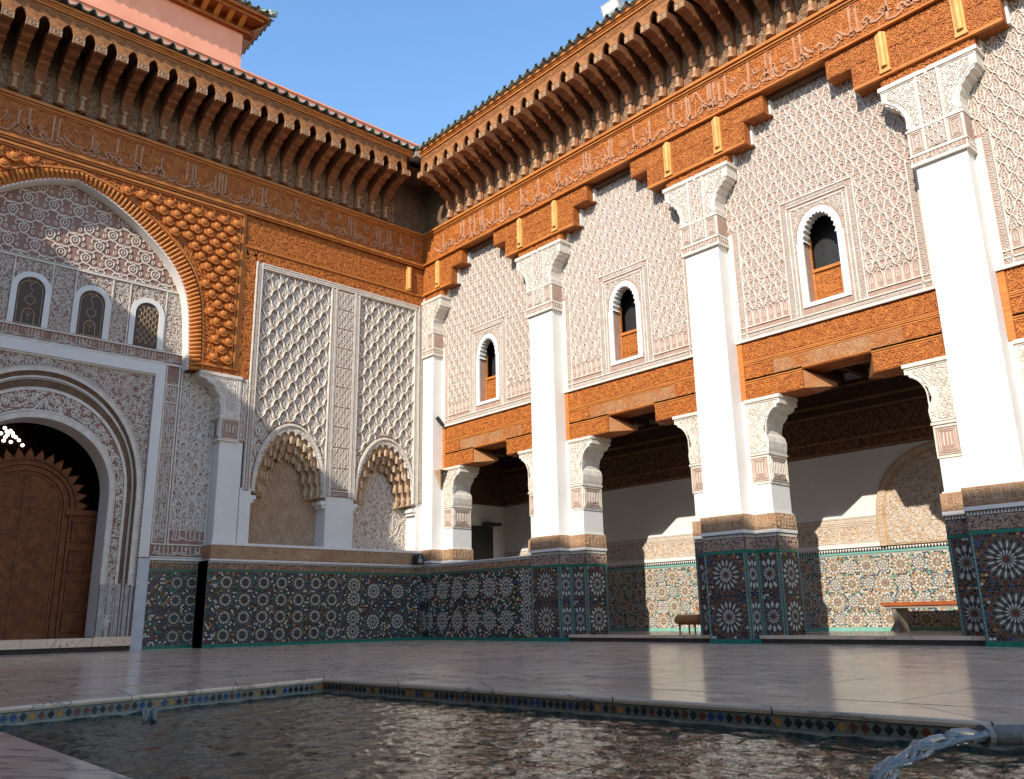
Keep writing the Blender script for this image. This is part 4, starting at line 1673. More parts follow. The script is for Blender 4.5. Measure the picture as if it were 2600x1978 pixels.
def niche(a, b2, k):
    c = (a + b2) / 2
    hw = (b2 - a) / 2
    f = FA(YA + .05)
    zs, top = 2.62, 3.93
    # lattice panel with the arch cut out of it
    n = 29
    A = arch_pts(c, hw - .01, zs, top, n)
    lat0, lat1 = a - .05, b2 - .05
    pl = MB()
    left = [(lat0, 2.62)] + [tuple(p) for p in A[::-1][:n // 2 + 1]] + [(c, 6.83), (lat0, 6.83)]
    right = [(c, 6.83)] + [tuple(p) for p in A[::-1][n // 2:]] + [(lat1, 2.62), (lat1, 6.83)]
    pl.poly(f, left, -.06, 0)
    pl.poly(f, right, -.06, 0)
    pan = pl.build('lattice_panel', GROUND_A, NW)
    cl = lambda u, v: ((np.abs(u - c) / (hw + .03)) ** 2 + (np.maximum(v - zs, 0) / (top + .04 - zs)) ** 2.0 > 1)
    rl = MB()
    rl.rel(f, sebka_field(lat0, lat1, 2.62, 6.82, .30, .385, .024, .034, cl, leaf=False))
    rl.rel(f, sebka_field(lat0, lat1, 2.62, 6.82, .30, .385, .011, .044, cl, leaf=False))
    rl.build('diamond_lattice', STUC, pan, stuff=True)
    rl = MB()
    lf = merge([ribbon(loop(.062, .105, 12, .35, 0, -.01), .026, .024, True), ribbon(S((0, -.13), (0, .02), (0, .085), n=2), .024, .024), ribbon(loop(.026, .045, 8, .2, 0, -.015), .016, .026, True),
                ribbon(S((0, -.14), (.06, -.10), (.098, -.02), (.075, .03), n=3), .020, .02), ribbon(S((0, -.14), (-.06, -.10), (-.098, -.02), (-.075, .03), n=3), .020, .02)])
    c0 = rect(lat0, lat1, 2.62, 6.82)
    rl.rel(f, spread(lf, grid(lat0, lat1, 2.62, 6.82, .30, .385 / 2), lambda u, v: c0(u, v) & cl(u, v), zj=.2))
    rl.rel(f, scroll_field(lat0, lat1, 2.62, 6.82, .075, .011, .012, cl, seed=17 + k, lite=True))
    rl.build('palmette_pattern', STUC, pan, stuff=True)
    # archivolt ring with carved voussoirs
    hood = MB()
    o = arch_pts(c, hw - .0, zs, top, n)
    i_ = arch_pts(c, hw - .06, zs, top - .05, n)
    hood.ringplate(f, o, i_, -.05, .05)
    ho = hood.build('muqarnas_hood', STUC, NW)
    vs = MB()
    o2 = resample(arch_pts(c, hw - .012, zs, top - .01, 41), 46)
    i2 = resample(arch_pts(c, hw - .052, zs, top - .045, 41), 46)
    for q in range(45):
        P0, P1, P2, P3 = o2[q] * .9 + o2[q + 1] * .1, o2[q] * .15 + o2[q + 1] * .85, i2[q] * .15 + i2[q + 1] * .85, i2[q] * .9 + i2[q + 1] * .1
        vs.poly(f, [P0, P1, P2, P3], .05, .066)
    vs.build('voussoir_trim', STUC, ho, stuff=True)
    # spandrel ground inside ring, then four scalloped curtains stepping back
    lob = [(13, .060), (11, .075), (9, .085), (7, .10)]
    outer = i_
    for q, (L, amp) in enumerate(lob):
        d = q * .085
        hw2 = hw - .10 - q * .085
        tp = top - .20 - q * .14
        m = 16 * L + 1
        t = np.linspace(0, PI, m)
        p = np.c_[c + np.cos(t) * hw2, (zs - .02 * q) + np.sin(t) ** .95 * (tp - zs)]
        s_ = np.abs(np.sin(np.linspace(0, PI * L, m))) ** .7
        v = p - np.array([c, zs - .1])
        p = p + v / np.linalg.norm(v, axis=1)[:, None] * (amp * s_)[:, None]
        oo = resample(arch_pts(c, hw - .055, zs, top - .045, 61), m)
        cur = MB()
        cur.ringplate(f, oo, p, .025 - d - .055, .03 - d)
        # dark little cells carved in each tier
        cur.build('muqarnas_tier', STUC_TAN if q else STUC, ho)
        if q < 3:
            cell = MB()
            for w in range(L):
                tt = PI * (w + .5) / L
                cc = np.array([c + math.cos(tt) * (hw2 - .05), zs + math.sin(tt) * (tp - zs - .05) - .02])
                hw3 = .032
                cell.tube(f.P([(cc[0], cc[1] - .10, .0 - d), (cc[0], cc[1] + .01, .005 - d), (cc[0], cc[1] + .05, -.02 - d)]), [.026, .030, .012], 7)
            cell.build('muqarnas_prism', STUC_TAN, ho, stuff=True)
    if True:
        sp = MB()
        sp.rel(f, scroll_field(a, b2, 2.7, top, .075, .016, .012, lambda u, v: (((np.abs(u - c) / (hw - .065)) ** 2 + (np.maximum(v - zs, 0) / (top - .06 - zs)) ** 2 < 1) & ((np.abs(u - c) / (hw - .085)) ** 2 + (np.maximum(v - zs, 0) / (top - .13 - zs)) ** 2 > 1)), seed=k), 0, .03)
        sp.build('spandrel_pattern', STUC, ho, stuff=True)
    # back panel with its polylobed top
    fb = FA(YA + .36)
    tp = [(a - .02, 1.70), (b2 + .02, 1.70), (b2 + .02, 2.66), (c + hw * .80, 2.80), (c + hw * .66, 2.98), (c + hw * .52, 3.04), (c + hw * .40, 3.06), (c + hw * .36, 3.14), (c + hw * .18, 3.24), (c + hw * .07, 3.34), (c, 3.46),
          (c - hw * .07, 3.34), (c - hw * .18, 3.24), (c - hw * .36, 3.14), (c - hw * .40, 3.06), (c - hw * .52, 3.04), (c - hw * .66, 2.98), (c - hw * .80, 2.80), (a - .02, 2.66)]
    bk = MB()
    bk.poly(fb, tp, -.1, 0)
    bk.fbox(fb, a - .02, b2 + .02, 2.5, 4.0, -.1, -.02)
    bo = bk.build('niche_back', GROUND_B, NW)
    rl = MB()
    tops = np.array(tp[2:])
    tv = lambda u: np.interp(u, tops[::-1, 0], tops[::-1, 1])
    cl2 = lambda u, v: v < tv(u) - .02
    rl.rel(fb, scroll_field(a, b2, 1.72, 3.45, .105, .020, .012, cl2, seed=k + 30))
    rl.rel(fb, sebka_field(a, b2, 1.72, 3.45, .46, .62, .020, .018, cl2, leaf=True))
    rl.rel(fb, ribbon(tops[:] - np.array([0, .012]), .022, .018))
    rl.build('carved_panel_pattern', STUC_TAN if k == 0 else STUC, bo, stuff=True)
    for e, d in ((a, 1), (b2, -1)):
        im = MB()
        x0, x1 = sorted((e, e + d * .10))
        im.box(x0, x1, YA + .005, YA + .34, 2.48, 2.55)
        im.box(*sorted((e, e + d * .06)), YA + .02, YA + .30, 2.42, 2.48)
        im.build('impost', WHITE, NW)


niche(*N1, 0)
niche(*N2, 1)
fr, pt = MB(), MB()


def border(u0, u1, v0, v1, seed, vertical=True, f=fA):
    """a carved strip between two white fillets"""
    gr = .012
    if vertical:
        fr.fbox(f, u0, u0 + .022, v0, v1, -.05, .030)
        fr.fbox(f, u1 - .022, u1, v0, v1, -.05, .030)
        gd.fbox(f, u0 + .022, u1 - .022, v0, v1, -.05, gr)
        pt.rel(f, strip_pattern(u0 + .028, u1 - .028, v0 + .02, v1 - .02, .012, .014, seed, True), 0, gr)
    else:
        fr.fbox(f, u0, u1, v0, v0 + .022, -.05, .031)
        fr.fbox(f, u0, u1, v1 - .022, v1, -.05, .031)
        gd.fbox(f, u0, u1, v0 + .022, v1 - .022, -.05, gr + .001)
        pt.rel(f, strip_pattern(u0 + .02, u1 - .02, v0 + .028, v1 - .028, .012, .014, seed), 0, gr)


gd = MB()
border(6.35, 6.475, 2.62, 6.925, 1)
border(6.475, 10.05, 6.815, 6.92, 2, False)
border(7.95, 8.06, 2.64, 6.815, 3)
border(8.495, 8.60, 2.64, 6.815, 4)
border(9.975, 10.075, 2.64, 6.815, 5)
border(10.08, 10.22, 2.66, 6.92, 6)
gd.fbox(fA, 8.06, 8.495, 2.64, 6.815, -.05, .004)
pt.rel(fA, script_band(8.10, 8.46, 2.66, 2.74, [8.13 + .05 * k for k in range(7)], .012, .010, 3), 0, .004)
for q in range(10):
    v = 2.80 + q * .40
    pt.rel(fA, sebka_field(8.09, 8.465, v, v + .38, .125, .19, .014, .014), 0, .004)
for x in (8.075, 8.48):
    fr.fbox(fA, x - .009, x + .009, 2.64, 6.815, 0, .026)
fr.fbox(fA, 8.06, 8.495, 2.745, 2.765, 0, .027)
gd.fbox(fA, 6.215, 6.345, 3.46, 4.62, -.05, .002)
pt.rel(fA, sebka_field(6.225, 6.335, 3.48, 4.60, .11, .26, .016, .014), 0, .002)
fr.build('white_frame', STUC, NW)
gd.build('border_ground', GROUND_A, NW)
pt.build('border_pattern', STUC, NW, stuff=True)
# chunky bracket that carries the great arch
br = MB()
br.box(5.86, 6.215, YA - .03, YN, 3.47, 3.85)
br.box(5.83, 6.22, YA - .045, YN, 3.845, 3.885)
br.box(5.84, 6.22, YA - .04, YN, 3.44, 3.47)
cpt = [(6.215, 3.885), (5.87, 3.885), (5.85, 3.95), (5.86, 4.05), (5.82, 4.16), (5.83, 4.22), (5.74, 4.33), (5.72, 4.40), (5.60, 4.45), (5.57, 4.50), (5.45, 4.52), (5.43, 4.62), (6.215, 4.62)]
br.poly(fA, cpt, -.29, .02)
br.box(5.44, 6.21, YA - .045, YN, 4.58, 4.635)
bo = br.build('arch_bracket', STUC, NW)
rd, rl = MB(), MB()
rd.fbox(fA, 5.89, 6.19, 3.50, 3.82, .03, .033)
fr2 = Fr((5.86, 0, 0), (0, -1, 0), (0, 0, 1), (-1, 0, 0))
rd.fbox(fr2, -YN + .02, -YA, 3.50, 3.82, .001, .003)
rd.build('red_panel', GROUND_A, bo)
for e, w in ((0, .014), (.03, .012), (.058, .009)):
    rl.rel(fA, ribbon([(5.89 + e, 3.50 + e), (6.19 - e, 3.50 + e), (6.19 - e, 3.82 - e), (5.89 + e, 3.82 - e)], w, .012, True), 0, .032)
    rl.rel(fr2, ribbon([(-YN + .03 + e, 3.50 + e), (-YA - e, 3.50 + e), (-YA - e, 3.82 - e), (-YN + .03 + e, 3.82 - e)], w, .012, True), 0, .003)
rl.rel(fA, script_band(5.955, 6.12, 3.57, 3.75, [5.985, 6.04, 6.095], .022, .010, 2), 0, .033)
cz = np.array(cpt[1:12])
rl.rel(fA, scroll_field(5.75, 6.10, 4.0, 4.53, .075, .015, .012, lambda u, v: (u > np.interp(v, cz[:, 1], cz[:, 0]) + .10), seed=3), 0, .02)
rl.rel(fA, ribbon(S((5.90, 3.93), (5.90, 4.10), (5.84, 4.27), (5.70, 4.42), (5.52, 4.53), n=4), .03, .014), 0, .02)
rl.rel(fA, ribbon([(6.12, 3.90), (6.12, 4.56), (5.5, 4.56)], .022, .014), 0, .02)
rl.rel(fA, ribbon([(6.17, 3.90), (6.17, 4.57)], .040, .010), 0, .02)
rl.build('bracket_carving_pattern', STUC, bo, stuff=True)

# ledge frieze and dado of the niche bay
mb = MB()
mb.box(5.84, 10.3, YA - .085, YA + .47, 1.425, 1.655)
mb.build('stucco_frieze', FRZ, NW)
mb = MB()
mb.box(5.83, 10.3, YA - .10, YA + .47, 1.656, 1.70)
mb.box(5.83, 10.3, YA - .105, YA + .2, 1.395, 1.424)
mb.build('ledge', WHITE, NW)
rl = MB()
fL = FA(YA - .085)
rl.rel(fL, merge([script_band(5.9, 10.1, 1.44, 1.64, [5.95 + .16 * k for k in range(26)], .014, .010, 8), scroll_field(5.88, 10.1, 1.435, 1.645, .09, .012, .007, seed=5)]))
rl.build('frieze_lettering', STUC_TAN, NW, stuff=True)


def dado(f, u0, u1, zt, parent, centres, R, n, cols, seed, dark=.72, z0=.0, s=.040, pale=W_, band=True):
    rs = random.Random(seed)
    core = MB()
    core.fbox(f, u0, u1, z0, zt, -.08, 0)
    core.build('tile_bed', BLACKGROUT, parent)
    tl = MB()
    av = []
    zt2 = zt - (.17 if band else 0)
    for (cu, cv) in centres:
        put_tiles(tl, f, rosette(cu, cv, R, n, cols, g=.003), (u0 + .005, u1 - .005, z0 + .06, zt2))
        av.append((cu, cv, R))
    pick = lambda u, v: (rs.choice((K_, K_, K_, B_, R_, G_, K_)) if rs.random() < dark else rs.choice((pale, pale, O_)))
    put_tiles(tl, f, hexfield(u0 + .004, u1 - .004, z0 + .055, zt2 - .01, s, pick, av, .004), (u0 + .002, u1 - .002, z0 + .05, zt2))
    tl.build('small_tile', ZM, parent, stuff=True)
    gb = MB()
    gb.fbox(f, u0, u1, z0, z0 + .05, 0, .010)
    if band:
        gb.fbox(f, u0, u1, zt2, zt2 + .02, 0, .008)
    gb.build('green_border', Z_GREEN, parent)
    if band:
        te = MB()
        te.rel(f, scroll_field(u0 + .01, u1 - .01, zt2 + .03, zt - .045, .06, .014, .006, seed=seed), 0, .001)
        te.build('carved_frieze_pattern', FRZ, parent, stuff=True)
        te = MB()
        te.fbox(f, u0, u1, zt - .042, zt - .038, 0, .004, 1)
        teeth(te, f, u0, u1, zt - .036, zt - .004, .034, .006, 0)
        te.build('tooth_trim', [Z_WHITE, Z_BLACK], parent, stuff=True)


fD = FA(YA - .10)
cen = [(6.14 + .335 * i, .19 + .285 * j) for i in range(7) for j in range(4)]
dado(fD, 5.80, 8.36, 1.40, NW, cen, .128, 14, (K_, K_, K_, W_, K_, K_), 4, .80)
fD2 = FA(YA - .085)
cen = [(8.62, .2), (8.62, .44), (8.62, .78), (8.62, 1.02), (9.05, .36), (9.05, .92), (9.60, .36), (9.60, .92)]
dado(fD2, 8.365, 10.16, 1.40, NW, cen, .17, 14, (K_, W_, K_, W_, K_, K_), 5, .78)
mb = MB()
mb.box(5.80, 5.82, YA - .098, YN + .02, 0, 1.40)
mb.box(5.80, 10.2, YA - .02, YA + .47, 0, 1.395)
mb.build('dado_core', Z_BLACK, NW)

# ------------------------------------------------------------------ cedar frieze with inscription over the portal wall
TA = thing('inscription_frieze', 'shaded cedar frieze with raised Arabic script above the portal wall', 'frieze', (4, 13.95, 7.85))
mb = MB()
mb.box(-3.4, XS - .021, 13.97, 14.45, 7.865, 8.60)
mb.build('board', CEDAR, TA)
fI = FA(13.97)
mb = MB()
for (z0, z1, t) in ((7.80, 7.835, .03), (7.84, 7.875, .06), (7.878, 7.905, .035), (8.485, 8.505, .02), (8.51, 8.545, .045), (8.55, 8.60, .075)):
    mb.fbox(fI, -3.4, XS - .03, z0, z1, -.01, t)
mb.build('moulding', CEDAR_M, TA)
sx = [2.2, 2.35, 2.7, 2.78, 3.3, 3.7, 4.0, 4.1, 4.45, 4.9, 5.0, 5.06, 5.42, 5.50, 5.56, 5.62, 6.15, 6.35, 6.42, 7.05, 7.72, 8.25, 8.32, 8.40, 8.95, 9.02, 9.22, 9.28, 9.55, 9.9]
lt = MB()
lt.rel(fI, script_band(-1.0, 9.95, 7.92, 8.47, [(x, .12 if k % 3 else .25, .94 if k % 4 else .78) for k, x in enumerate(sx)], .042, .022, 14))
lt.build('inscription_lettering', LETTER, TA, stuff=True)
rl = MB()
rl.rel(fI, scroll_field(-1.0, XS - .05, 7.92, 8.47, .115, .020, .010, seed=22))
rl.build('carved_pattern', CEDAR_L, TA, stuff=True)

# ------------------------------------------------------------------ cedar surround of the great arch
GA = thing('great_arch', 'carved cedar arch surround with a gadrooned rim and rows of knob bosses', 'arch', (XC, YA, 4.6))
_in = S((5.235, 4.62), (5.215, 5.03), (5.14, 5.77), (5.0, 6.18), (4.74, 6.55), (4.39, 6.87), (4.05, 7.12), (3.62, 7.36), (XC, 7.50), n=6)
_ou = S((5.43, 4.62), (5.42, 5.07), (5.355, 5.80), (5.21, 6.28), (4.95, 6.68), (4.56, 7.03), (4.20, 7.27), (3.72, 7.50), (XC, 7.63), n=6)


def both(p):
    m = np.c_[2 * XC - p[:, 0], p[:, 1]]
    return np.vstack([p, m[::-1][1:]])


ARI, ARO = both(_in), both(_ou)
mb = MB()
for sg in (1, -1):
    P = _ou.copy()
    pts = [tuple(p) for p in P] + [(XC, 7.80), (6.10, 7.80), (6.10, 4.62)]
    if sg < 0:
        pts = [(2 * XC - a_, b_) for a_, b_ in pts]
    mb.poly(fA, pts, -.28, -.01)
for a_, b_, z0, z1 in ((6.10, 6.35, 4.62, 7.10), (2 * XC - 6.35, 2 * XC - 6.10, 4.62, 7.10)):
    mb.box(a_, b_, YA + .012, YA + .28, z0, z1)
mb.box(6.10, XS, YA + .012, YA + .28, 6.925, 7.80)
mb.box(-.1, .28, YA + .012, YA + .28, 6.925, 7.80)
mb.build('board', CEDAR, GA)
mb = MB()
mb.sweep(fA, ARI, [(0, -.30), (0, -.05), (-.03, -.045)])
mb.build('white_soffit', WHITE, GA)
# gadroons: one mesh, turned along the rim
ri, ro = resample(ARI, 111), resample(ARO, 111)
for q in range(110):
    a0, a1, b0, b1 = ri[q], ri[q + 1], ro[q], ro[q + 1]
    if min(a0[0], b0[0]) < 1.6:
        continue
    mb = MB()
    V = []
    rows = ((0, -.06), (.3, -.015), (.65, .02), (.95, .035), (1.0, .015))
    for t, d in rows:
        for s_, e in ((.04, -.03), (.22, .0), (.5, .014), (.78, 0), (.96, -.03)):
            L = a0 + (a1 - a0) * s_
            R2 = b0 + (b1 - b0) * s_
            p = L + (R2 - L) * t
            V.append((p[0], p[1], d + e * (0.4 + .9 * t)))
    F = [(r * 5 + c, r * 5 + c + 1, (r + 1) * 5 + c + 1, (r + 1) * 5 + c) for r in range(4) for c in range(4)]
    mb.add(fA.P(V), F)
    mb.build('gadroon', POST if False else CEDAR_M, GA)
mb = MB()
p = both(S((5.47, 4.66), (5.46, 5.07), (5.395, 5.82), (5.25, 6.31), (4.985, 6.72), (4.59, 7.075), (4.22, 7.31), (3.73, 7.54), (XC, 7.67), n=5))
mb.rel(fA, ribbon(p, .05, .022), 0, -.01)
for x in (5.985, 6.03, 6.075):
    mb.fbox(fA, x - .016, x + .016, 4.74, 7.80, -.01, .035 if x == 6.03 else .018)
mb.fbox(fA, 5.42, 6.09, 4.735, 4.765, -.01, .032)
mb.fbox(fA, 5.42, 6.09, 4.77, 4.79, -.01, .016)
mb.fbox(fA, 6.09, XS, 7.155, 7.18, -.015, .022)
mb.fbox(fA, 6.09, XS, 7.19, 7.205, -.015, .010)
mb.fbox(fA, .2, 6.0, 7.70, 7.725, -.01, .03)
mb.fbox(fA, .2, 6.0, 7.735, 7.78, -.01, .05)
mb.fbox(fA, 6.10, 6.13, 4.66, 7.15, -.015, .006)
mb.build('moulding', CEDAR_M, GA)
mb = MB()
mb.fbox(fA, 9.74, 9.86, 7.215, 7.76, -.01, .04)
mb.tube(fA.P([(9.80, 7.25, .04), (9.80, 7.73, .04)]), .04, 8)
mb.build('post', POST, GA)
rl = MB()
rl.rel(fA, scroll_field(6.12, XS - .02, 7.22, 7.79, .075, .015, .011, seed=41), 0, -.012)
rl.rel(fA, scroll_field(6.38, XS - .02, 6.935, 7.145, .10, .020, .012, seed=42), 0, -.012)
rl.rel(fA, scroll_field(6.13, 6.335, 4.66, 7.14, .10, .020, .012, seed=43), 0, -.012)
rl.rel(fA, scroll_field(5.44, 6.33, 4.635, 4.73, .09, .018, .012, seed=44), 0, -.012)
bx = p[:, 0]
insp = lambda u, v: (np.abs(u - XC) > np.interp(v, p[:len(p) // 2 + 1, 1], np.abs(p[:len(p) // 2 + 1, 0] - XC)) + .03)
rl.rel(fA, scroll_field(1.5, 5.96, 4.80, 7.69, .12, .024, .020, insp, seed=45), 0, -.012)
rl.build('carved_pattern', CEDAR_L, GA, stuff=True)
# knob bosses in staggered rows
kb = MB()
seg = 10
V, F = [], []
prof = [(.072, 0), (.078, .025), (.062, .055), (.068, .075), (.040, .098), (.0, .105)]
for r, d in prof:
    for k in range(seg):
        a_ = 2 * PI * k / seg
        rr = r * (1 + .10 * (k % 2))
        V.append((rr * math.cos(a_), rr * math.sin(a_) * .92, d))
for i in range(len(prof) - 1):
    for k in range(seg):
        F.append((i * seg + k, i * seg + (k + 1) % seg, (i + 1) * seg + (k + 1) % seg, (i + 1) * seg + k))
kb.add(V, F)
kb.rel(LOCAL, ribbon(S((-.085, .03), (-.05, -.055), (.03, -.075), (.085, -.015), n=3), .034, .085))
kb.rel(LOCAL, ribbon(S((.06, .05), (.09, .11), (.07, .15), n=3), .02, .03))
ko = kb.build('boss', CEDAR_L, GA)
km = ko.data
bpy.data.objects.remove(ko)
g = grid(1.6, 5.92, 4.9, 7.62, .245, .165)
for (u, v) in g:
    lim = np.interp(v, p[:len(p) // 2 + 1, 1], np.abs(p[:len(p) // 2 + 1, 0] - XC)) if v < 7.66 else 0
    if abs(u - XC) > lim + .10 and 1.9 < u < 5.93 and 4.84 < v < 7.66:
        inst(km, 'boss', fA.mat4(u, v, -.008, .3 * (RNG.random() - .5)), GA)

# ------------------------------------------------------------------ recess of the entrance
EP = thing('entrance_portal', 'entrance recess of carved white stucco with small arched windows and a round doorway', 'portal', (XC, YN, 0))
XL, XR = 2 * XC - 5.9, 5.9
mb = MB()
DR = 1.10       # half width of the doorway
DC = 3.15
dz, dtop = 2.36, 3.50
A = arch_pts(DC, DR, dz, dtop, 33)
left = [(XL, 0), (DC - DR, 0), (DC - DR, dz)] + [tuple(q) for q in A[::-1][1:17]] + [(DC, 7.6), (XL, 7.6)]
right = [(DC, 7.6)] + [tuple(q) for q in A[::-1][16:-1]] + [(DC + DR, dz), (DC + DR, 0), (XR, 0), (XR, 7.6)]
mb.poly(fN, left, -.22, 0)
mb.poly(fN, right, -.22, 0)
mb.build('ground', GROUND_A, EP)
ty = MB()
vine = merge([ribbon(loop(.070, .080, 12, -.25, 0, .02), .022, .016, True), ribbon(loop(.028, .034, 8, 0, 0, .03), .018, .018, True),
              ribbon(S((-.19, -.10), (-.12, -.125), (-.05, -.07), (0, -.075), (.06, -.08), (.12, -.13), (.19, -.10), n=3), np.array([.020] * 9 + [.026] * 10), .014),
              ribbon(S((.0, .10), (.05, .15), (.11, .13), (.13, .075), (.10, .055), n=3), .020, .015), ribbon(S((.0, .10), (-.05, .15), (-.11, .13), (-.13, .075), (-.10, .055), n=3), .020, .015),
              ribbon(loop(.02, .03, 7, 0, .13, -.02), .016, .014, True), ribbon(loop(.02, .03, 7, 0, -.13, -.02), .016, .014, True)])
c0 = rect(XL + .2, XR - .2, 6.08, 7.6)
ai = _in
cl = lambda u, v: c0(u, v) & (np.abs(u - XC) < np.interp(v, ai[:, 1], np.abs(ai[:, 0] - XC)) + .02)
ty.rel(fN, spread(vine, grid(XL, XR, 6.0, 7.7, .38, .26), cl, zj=.2))
ty.build('arabesque_pattern', STUC, EP, stuff=True)
mb = MB()
mb.fbox(fN, XL, XR, 6.03, 6.06, 0, .03)
mb.fbox(fN, XL, XR, 4.915, 4.94, 0, .03)
mb.fbox(fN, XL, XR, 4.70, 4.735, 0, .035)
mb.build('fillet_moulding', STUC, EP)
WX = [1.87, 2.775, 3.68, 4.57]
bars = [(XL + .2, 1.60), (2.15, 2.50), (3.055, 3.40), (3.975, 4.26), (4.87, 5.22)]
rl, gd = MB(), MB()
for k, (a_, b_) in enumerate(bars):
    rl.rel(fN, scroll_field(a_ + .02, b_ - .02, 4.95, 6.02, .062, .013, .012, seed=50 + k))
    for e in (a_, b_):
        rl.fbox(fN, e - .011, e + .011, 4.94, 6.03, 0, .024)
rl.rel(fN, script_band(XL + .2, 5.2, 4.74, 4.91, [XL + .25 + (.052 * k + (.09 * (k // 5))) for k in range(70) if XL + .25 + (.052 * k + (.09 * (k // 5))) < 5.15], .013, .013, 12, 1.4))
rl.rel(fN, strip_pattern(XL + .2, 5.2, 6.065, 6.10, .006, .008))
for cx in WX:
    rl.rel(fN, scroll_field(cx - .28, cx + .28, 5.55, 6.02, .075, .014, .012, lambda u, v: ((u - cx) / .29) ** 2 + (np.maximum(v - 5.52, 0) / .32) ** 2 > 1, seed=int(cx * 10)))
rl.build('strip_pattern', STUC, EP, stuff=True)
for k, cx in enumerate(WX):
    hw, zs, tp, zb = .20, 5.52, 5.745, 4.945
    w = MB()
    o = [(cx + .285, zb)] + [tuple(q) for q in arch_pts(cx, .285, zs, tp + .085, 21)] + [(cx - .285, zb)]
    i_ = [(cx + hw, zb)] + [tuple(q) for q in arch_pts(cx, hw, zs, tp, 21)] + [(cx - hw, zb)]
    w.ringplate(fN, o, i_, -.10, .035)
    wo = w.build('window', WHITE, EP)
    mb = MB()
    mb.poly(fN, [(cx + hw, zb)] + [tuple(q) for q in arch_pts(cx, hw, zs, tp, 21)] + [(cx - hw, zb)], .001, .004)
    mb.build('pane', PANE, wo)
    t = MB()
    if k < 3:
        ins = [(cx + hw - .03, zb + .02)] + [tuple(q) for q in arch_pts(cx, hw - .03, zs, tp - .06, 17)] + [(cx - hw + .03, zb + .02)]
        t.rel(fN, ribbon(ins, .010, .010), 0, .004)
        t.rel(fN, ribbon(loop(.055, .05, 14, 0, cx, tp - .05), .009, .012, True), 0, .004)
        star = [(cx + r_ * math.cos(a_), 5.36 + r_ * math.sin(a_)) for k2, a_ in enumerate(np.linspace(0, 2 * PI, 16, endpoint=False)) for r_ in ((.085 if k2 % 2 else .058),)]
        t.rel(fN, ribbon(star, .012, .012, True), 0, .004)
        t.rel(fN, ribbon(S((cx, 5.64), (cx - .02, 5.58), (cx + .02, 5.52), (cx, 5.45), n=3), .010, .010), 0, .004)
        t.rel(fN, ribbon([(cx - .085, 4.97), (cx - .085, 5.12)] + [tuple(q) for q in arch_pts(cx, .085, 5.12, 5.225, 9)[::-1]] + [(cx + .085, 5.12), (cx + .085, 4.97)], .014, .012), 0, .004)
        t.rel(fN, ribbon([(cx, 5.02), (cx, 5.28)], .008, .010), 0, .004)
        t.rel(fN, ribbon(S((cx - .05, 5.17), (cx, 5.10), (cx + .05, 5.17), n=3), .008, .010), 0, .004)
        t.rel(fN, ribbon([(cx - hw + .03, 4.965), (cx + hw - .03, 4.965)], .012, .010), 0, .004)
    else:
        st_ = [(r_ * math.cos(a_), r_ * math.sin(a_)) for k2, a_ in enumerate(np.linspace(0, 2 * PI, 8, endpoint=False)) for r_ in ((.034 if k2 % 2 else .014),)]
        g = grid(cx - .18, cx + .18, zb + .03, tp, .10, .062)
        ok = [(u, v) for u, v in g if abs(u - cx) < hw - .03 and zb + .03 < v < zs + math.sqrt(max(0, 1 - ((u - cx) / hw) ** 2)) * (tp - zs) - .03]
        t.rel(fN, spread(ribbon(st_, .010, .012, True), ok), 0, .004)
    t.build('plaster_tracery', STUC_TAN, wo, stuff=True)
# spandrels, roundel, rings round the doorway
R1 = lambda hw, top, n=41: np.vstack([[(DC + hw, 1.0)], arch_pts(DC, hw, dz, top, n), [(DC - hw, 1.0)]])
ds = MB()
ds.ringplate(fN, R1(1.60, 4.33), R1(1.52, 4.25), 0, .05)
ds.ringplate(fN, R1(1.375, 3.99), R1(1.33, 3.94), 0, .025)
ds.ringplate(fN, R1(1.47, 4.17), R1(1.445, 4.14), 0, .03)
ds.ringplate(fN, R1(1.17, 3.59), R1(1.10, 3.50), -.3, .055)
ds.ringplate(fN, R1(1.20, 3.63), R1(1.18, 3.60), 0, .035)
so = ds.build('door_surround', STUC, EP)
ring = MB()
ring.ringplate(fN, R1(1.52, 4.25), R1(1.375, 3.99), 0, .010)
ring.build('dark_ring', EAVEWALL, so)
ring = MB()
o2 = resample(R1(1.60, 4.33), 150)
tri = merge([ribbon(loop(.016, .024, 6), .014, .016, True)])
ring.rel(fN, spread(tri, o2, rot=np.linspace(-PI / 2, PI / 2, 150)), 0, .045)
rr1 = R1(1.455, 4.12)
ring.rel(fN, ribbon(resample(rr1, 90), .012, .02), 0, .01)
cl = lambda u, v: ((np.where(v > dz, (u - DC) ** 2 / 1.325 ** 2 + (np.maximum(v - dz, 0) / (3.94 - dz)) ** 2, (u - DC) ** 2 / 1.325 ** 2) < 1) & (np.where(v > dz, (u - DC) ** 2 / 1.215 ** 2 + (np.maximum(v - dz, 0) / (3.66 - dz)) ** 2, (u - DC) ** 2 / 1.215 ** 2) > 1))
ring.rel(fN, scroll_field(DC - 1.35, DC + 1.35, .3, 3.95, .115, .026, .018, cl, seed=61))
key = S((DC - .30, 3.60), (DC - .12, 3.63), (DC, 3.80), (DC + .12, 3.63), (DC + .30, 3.60), n=5)
ring.rel(fN, ribbon(key, .035, .03), 0, .01)
ring.rel(fN, ribbon(key * np.array([.6, 1]) + np.array([DC * .4, -.03]), .02, .03), 0, .01)
cl = lambda u, v: (np.where(v > dz, (u - DC) ** 2 / 1.63 ** 2 + (np.maximum(v - dz, 0) / (4.37 - dz)) ** 2, (u - DC) ** 2 / 1.63 ** 2) > 1) & ((u - 4.50) ** 2 + (v - 4.19) ** 2 > .10 ** 2)
ring.rel(fN, scroll_field(DC - 1.62, DC + 1.62, 2.2, 4.47, .085, .017, .014, cl, seed=62))
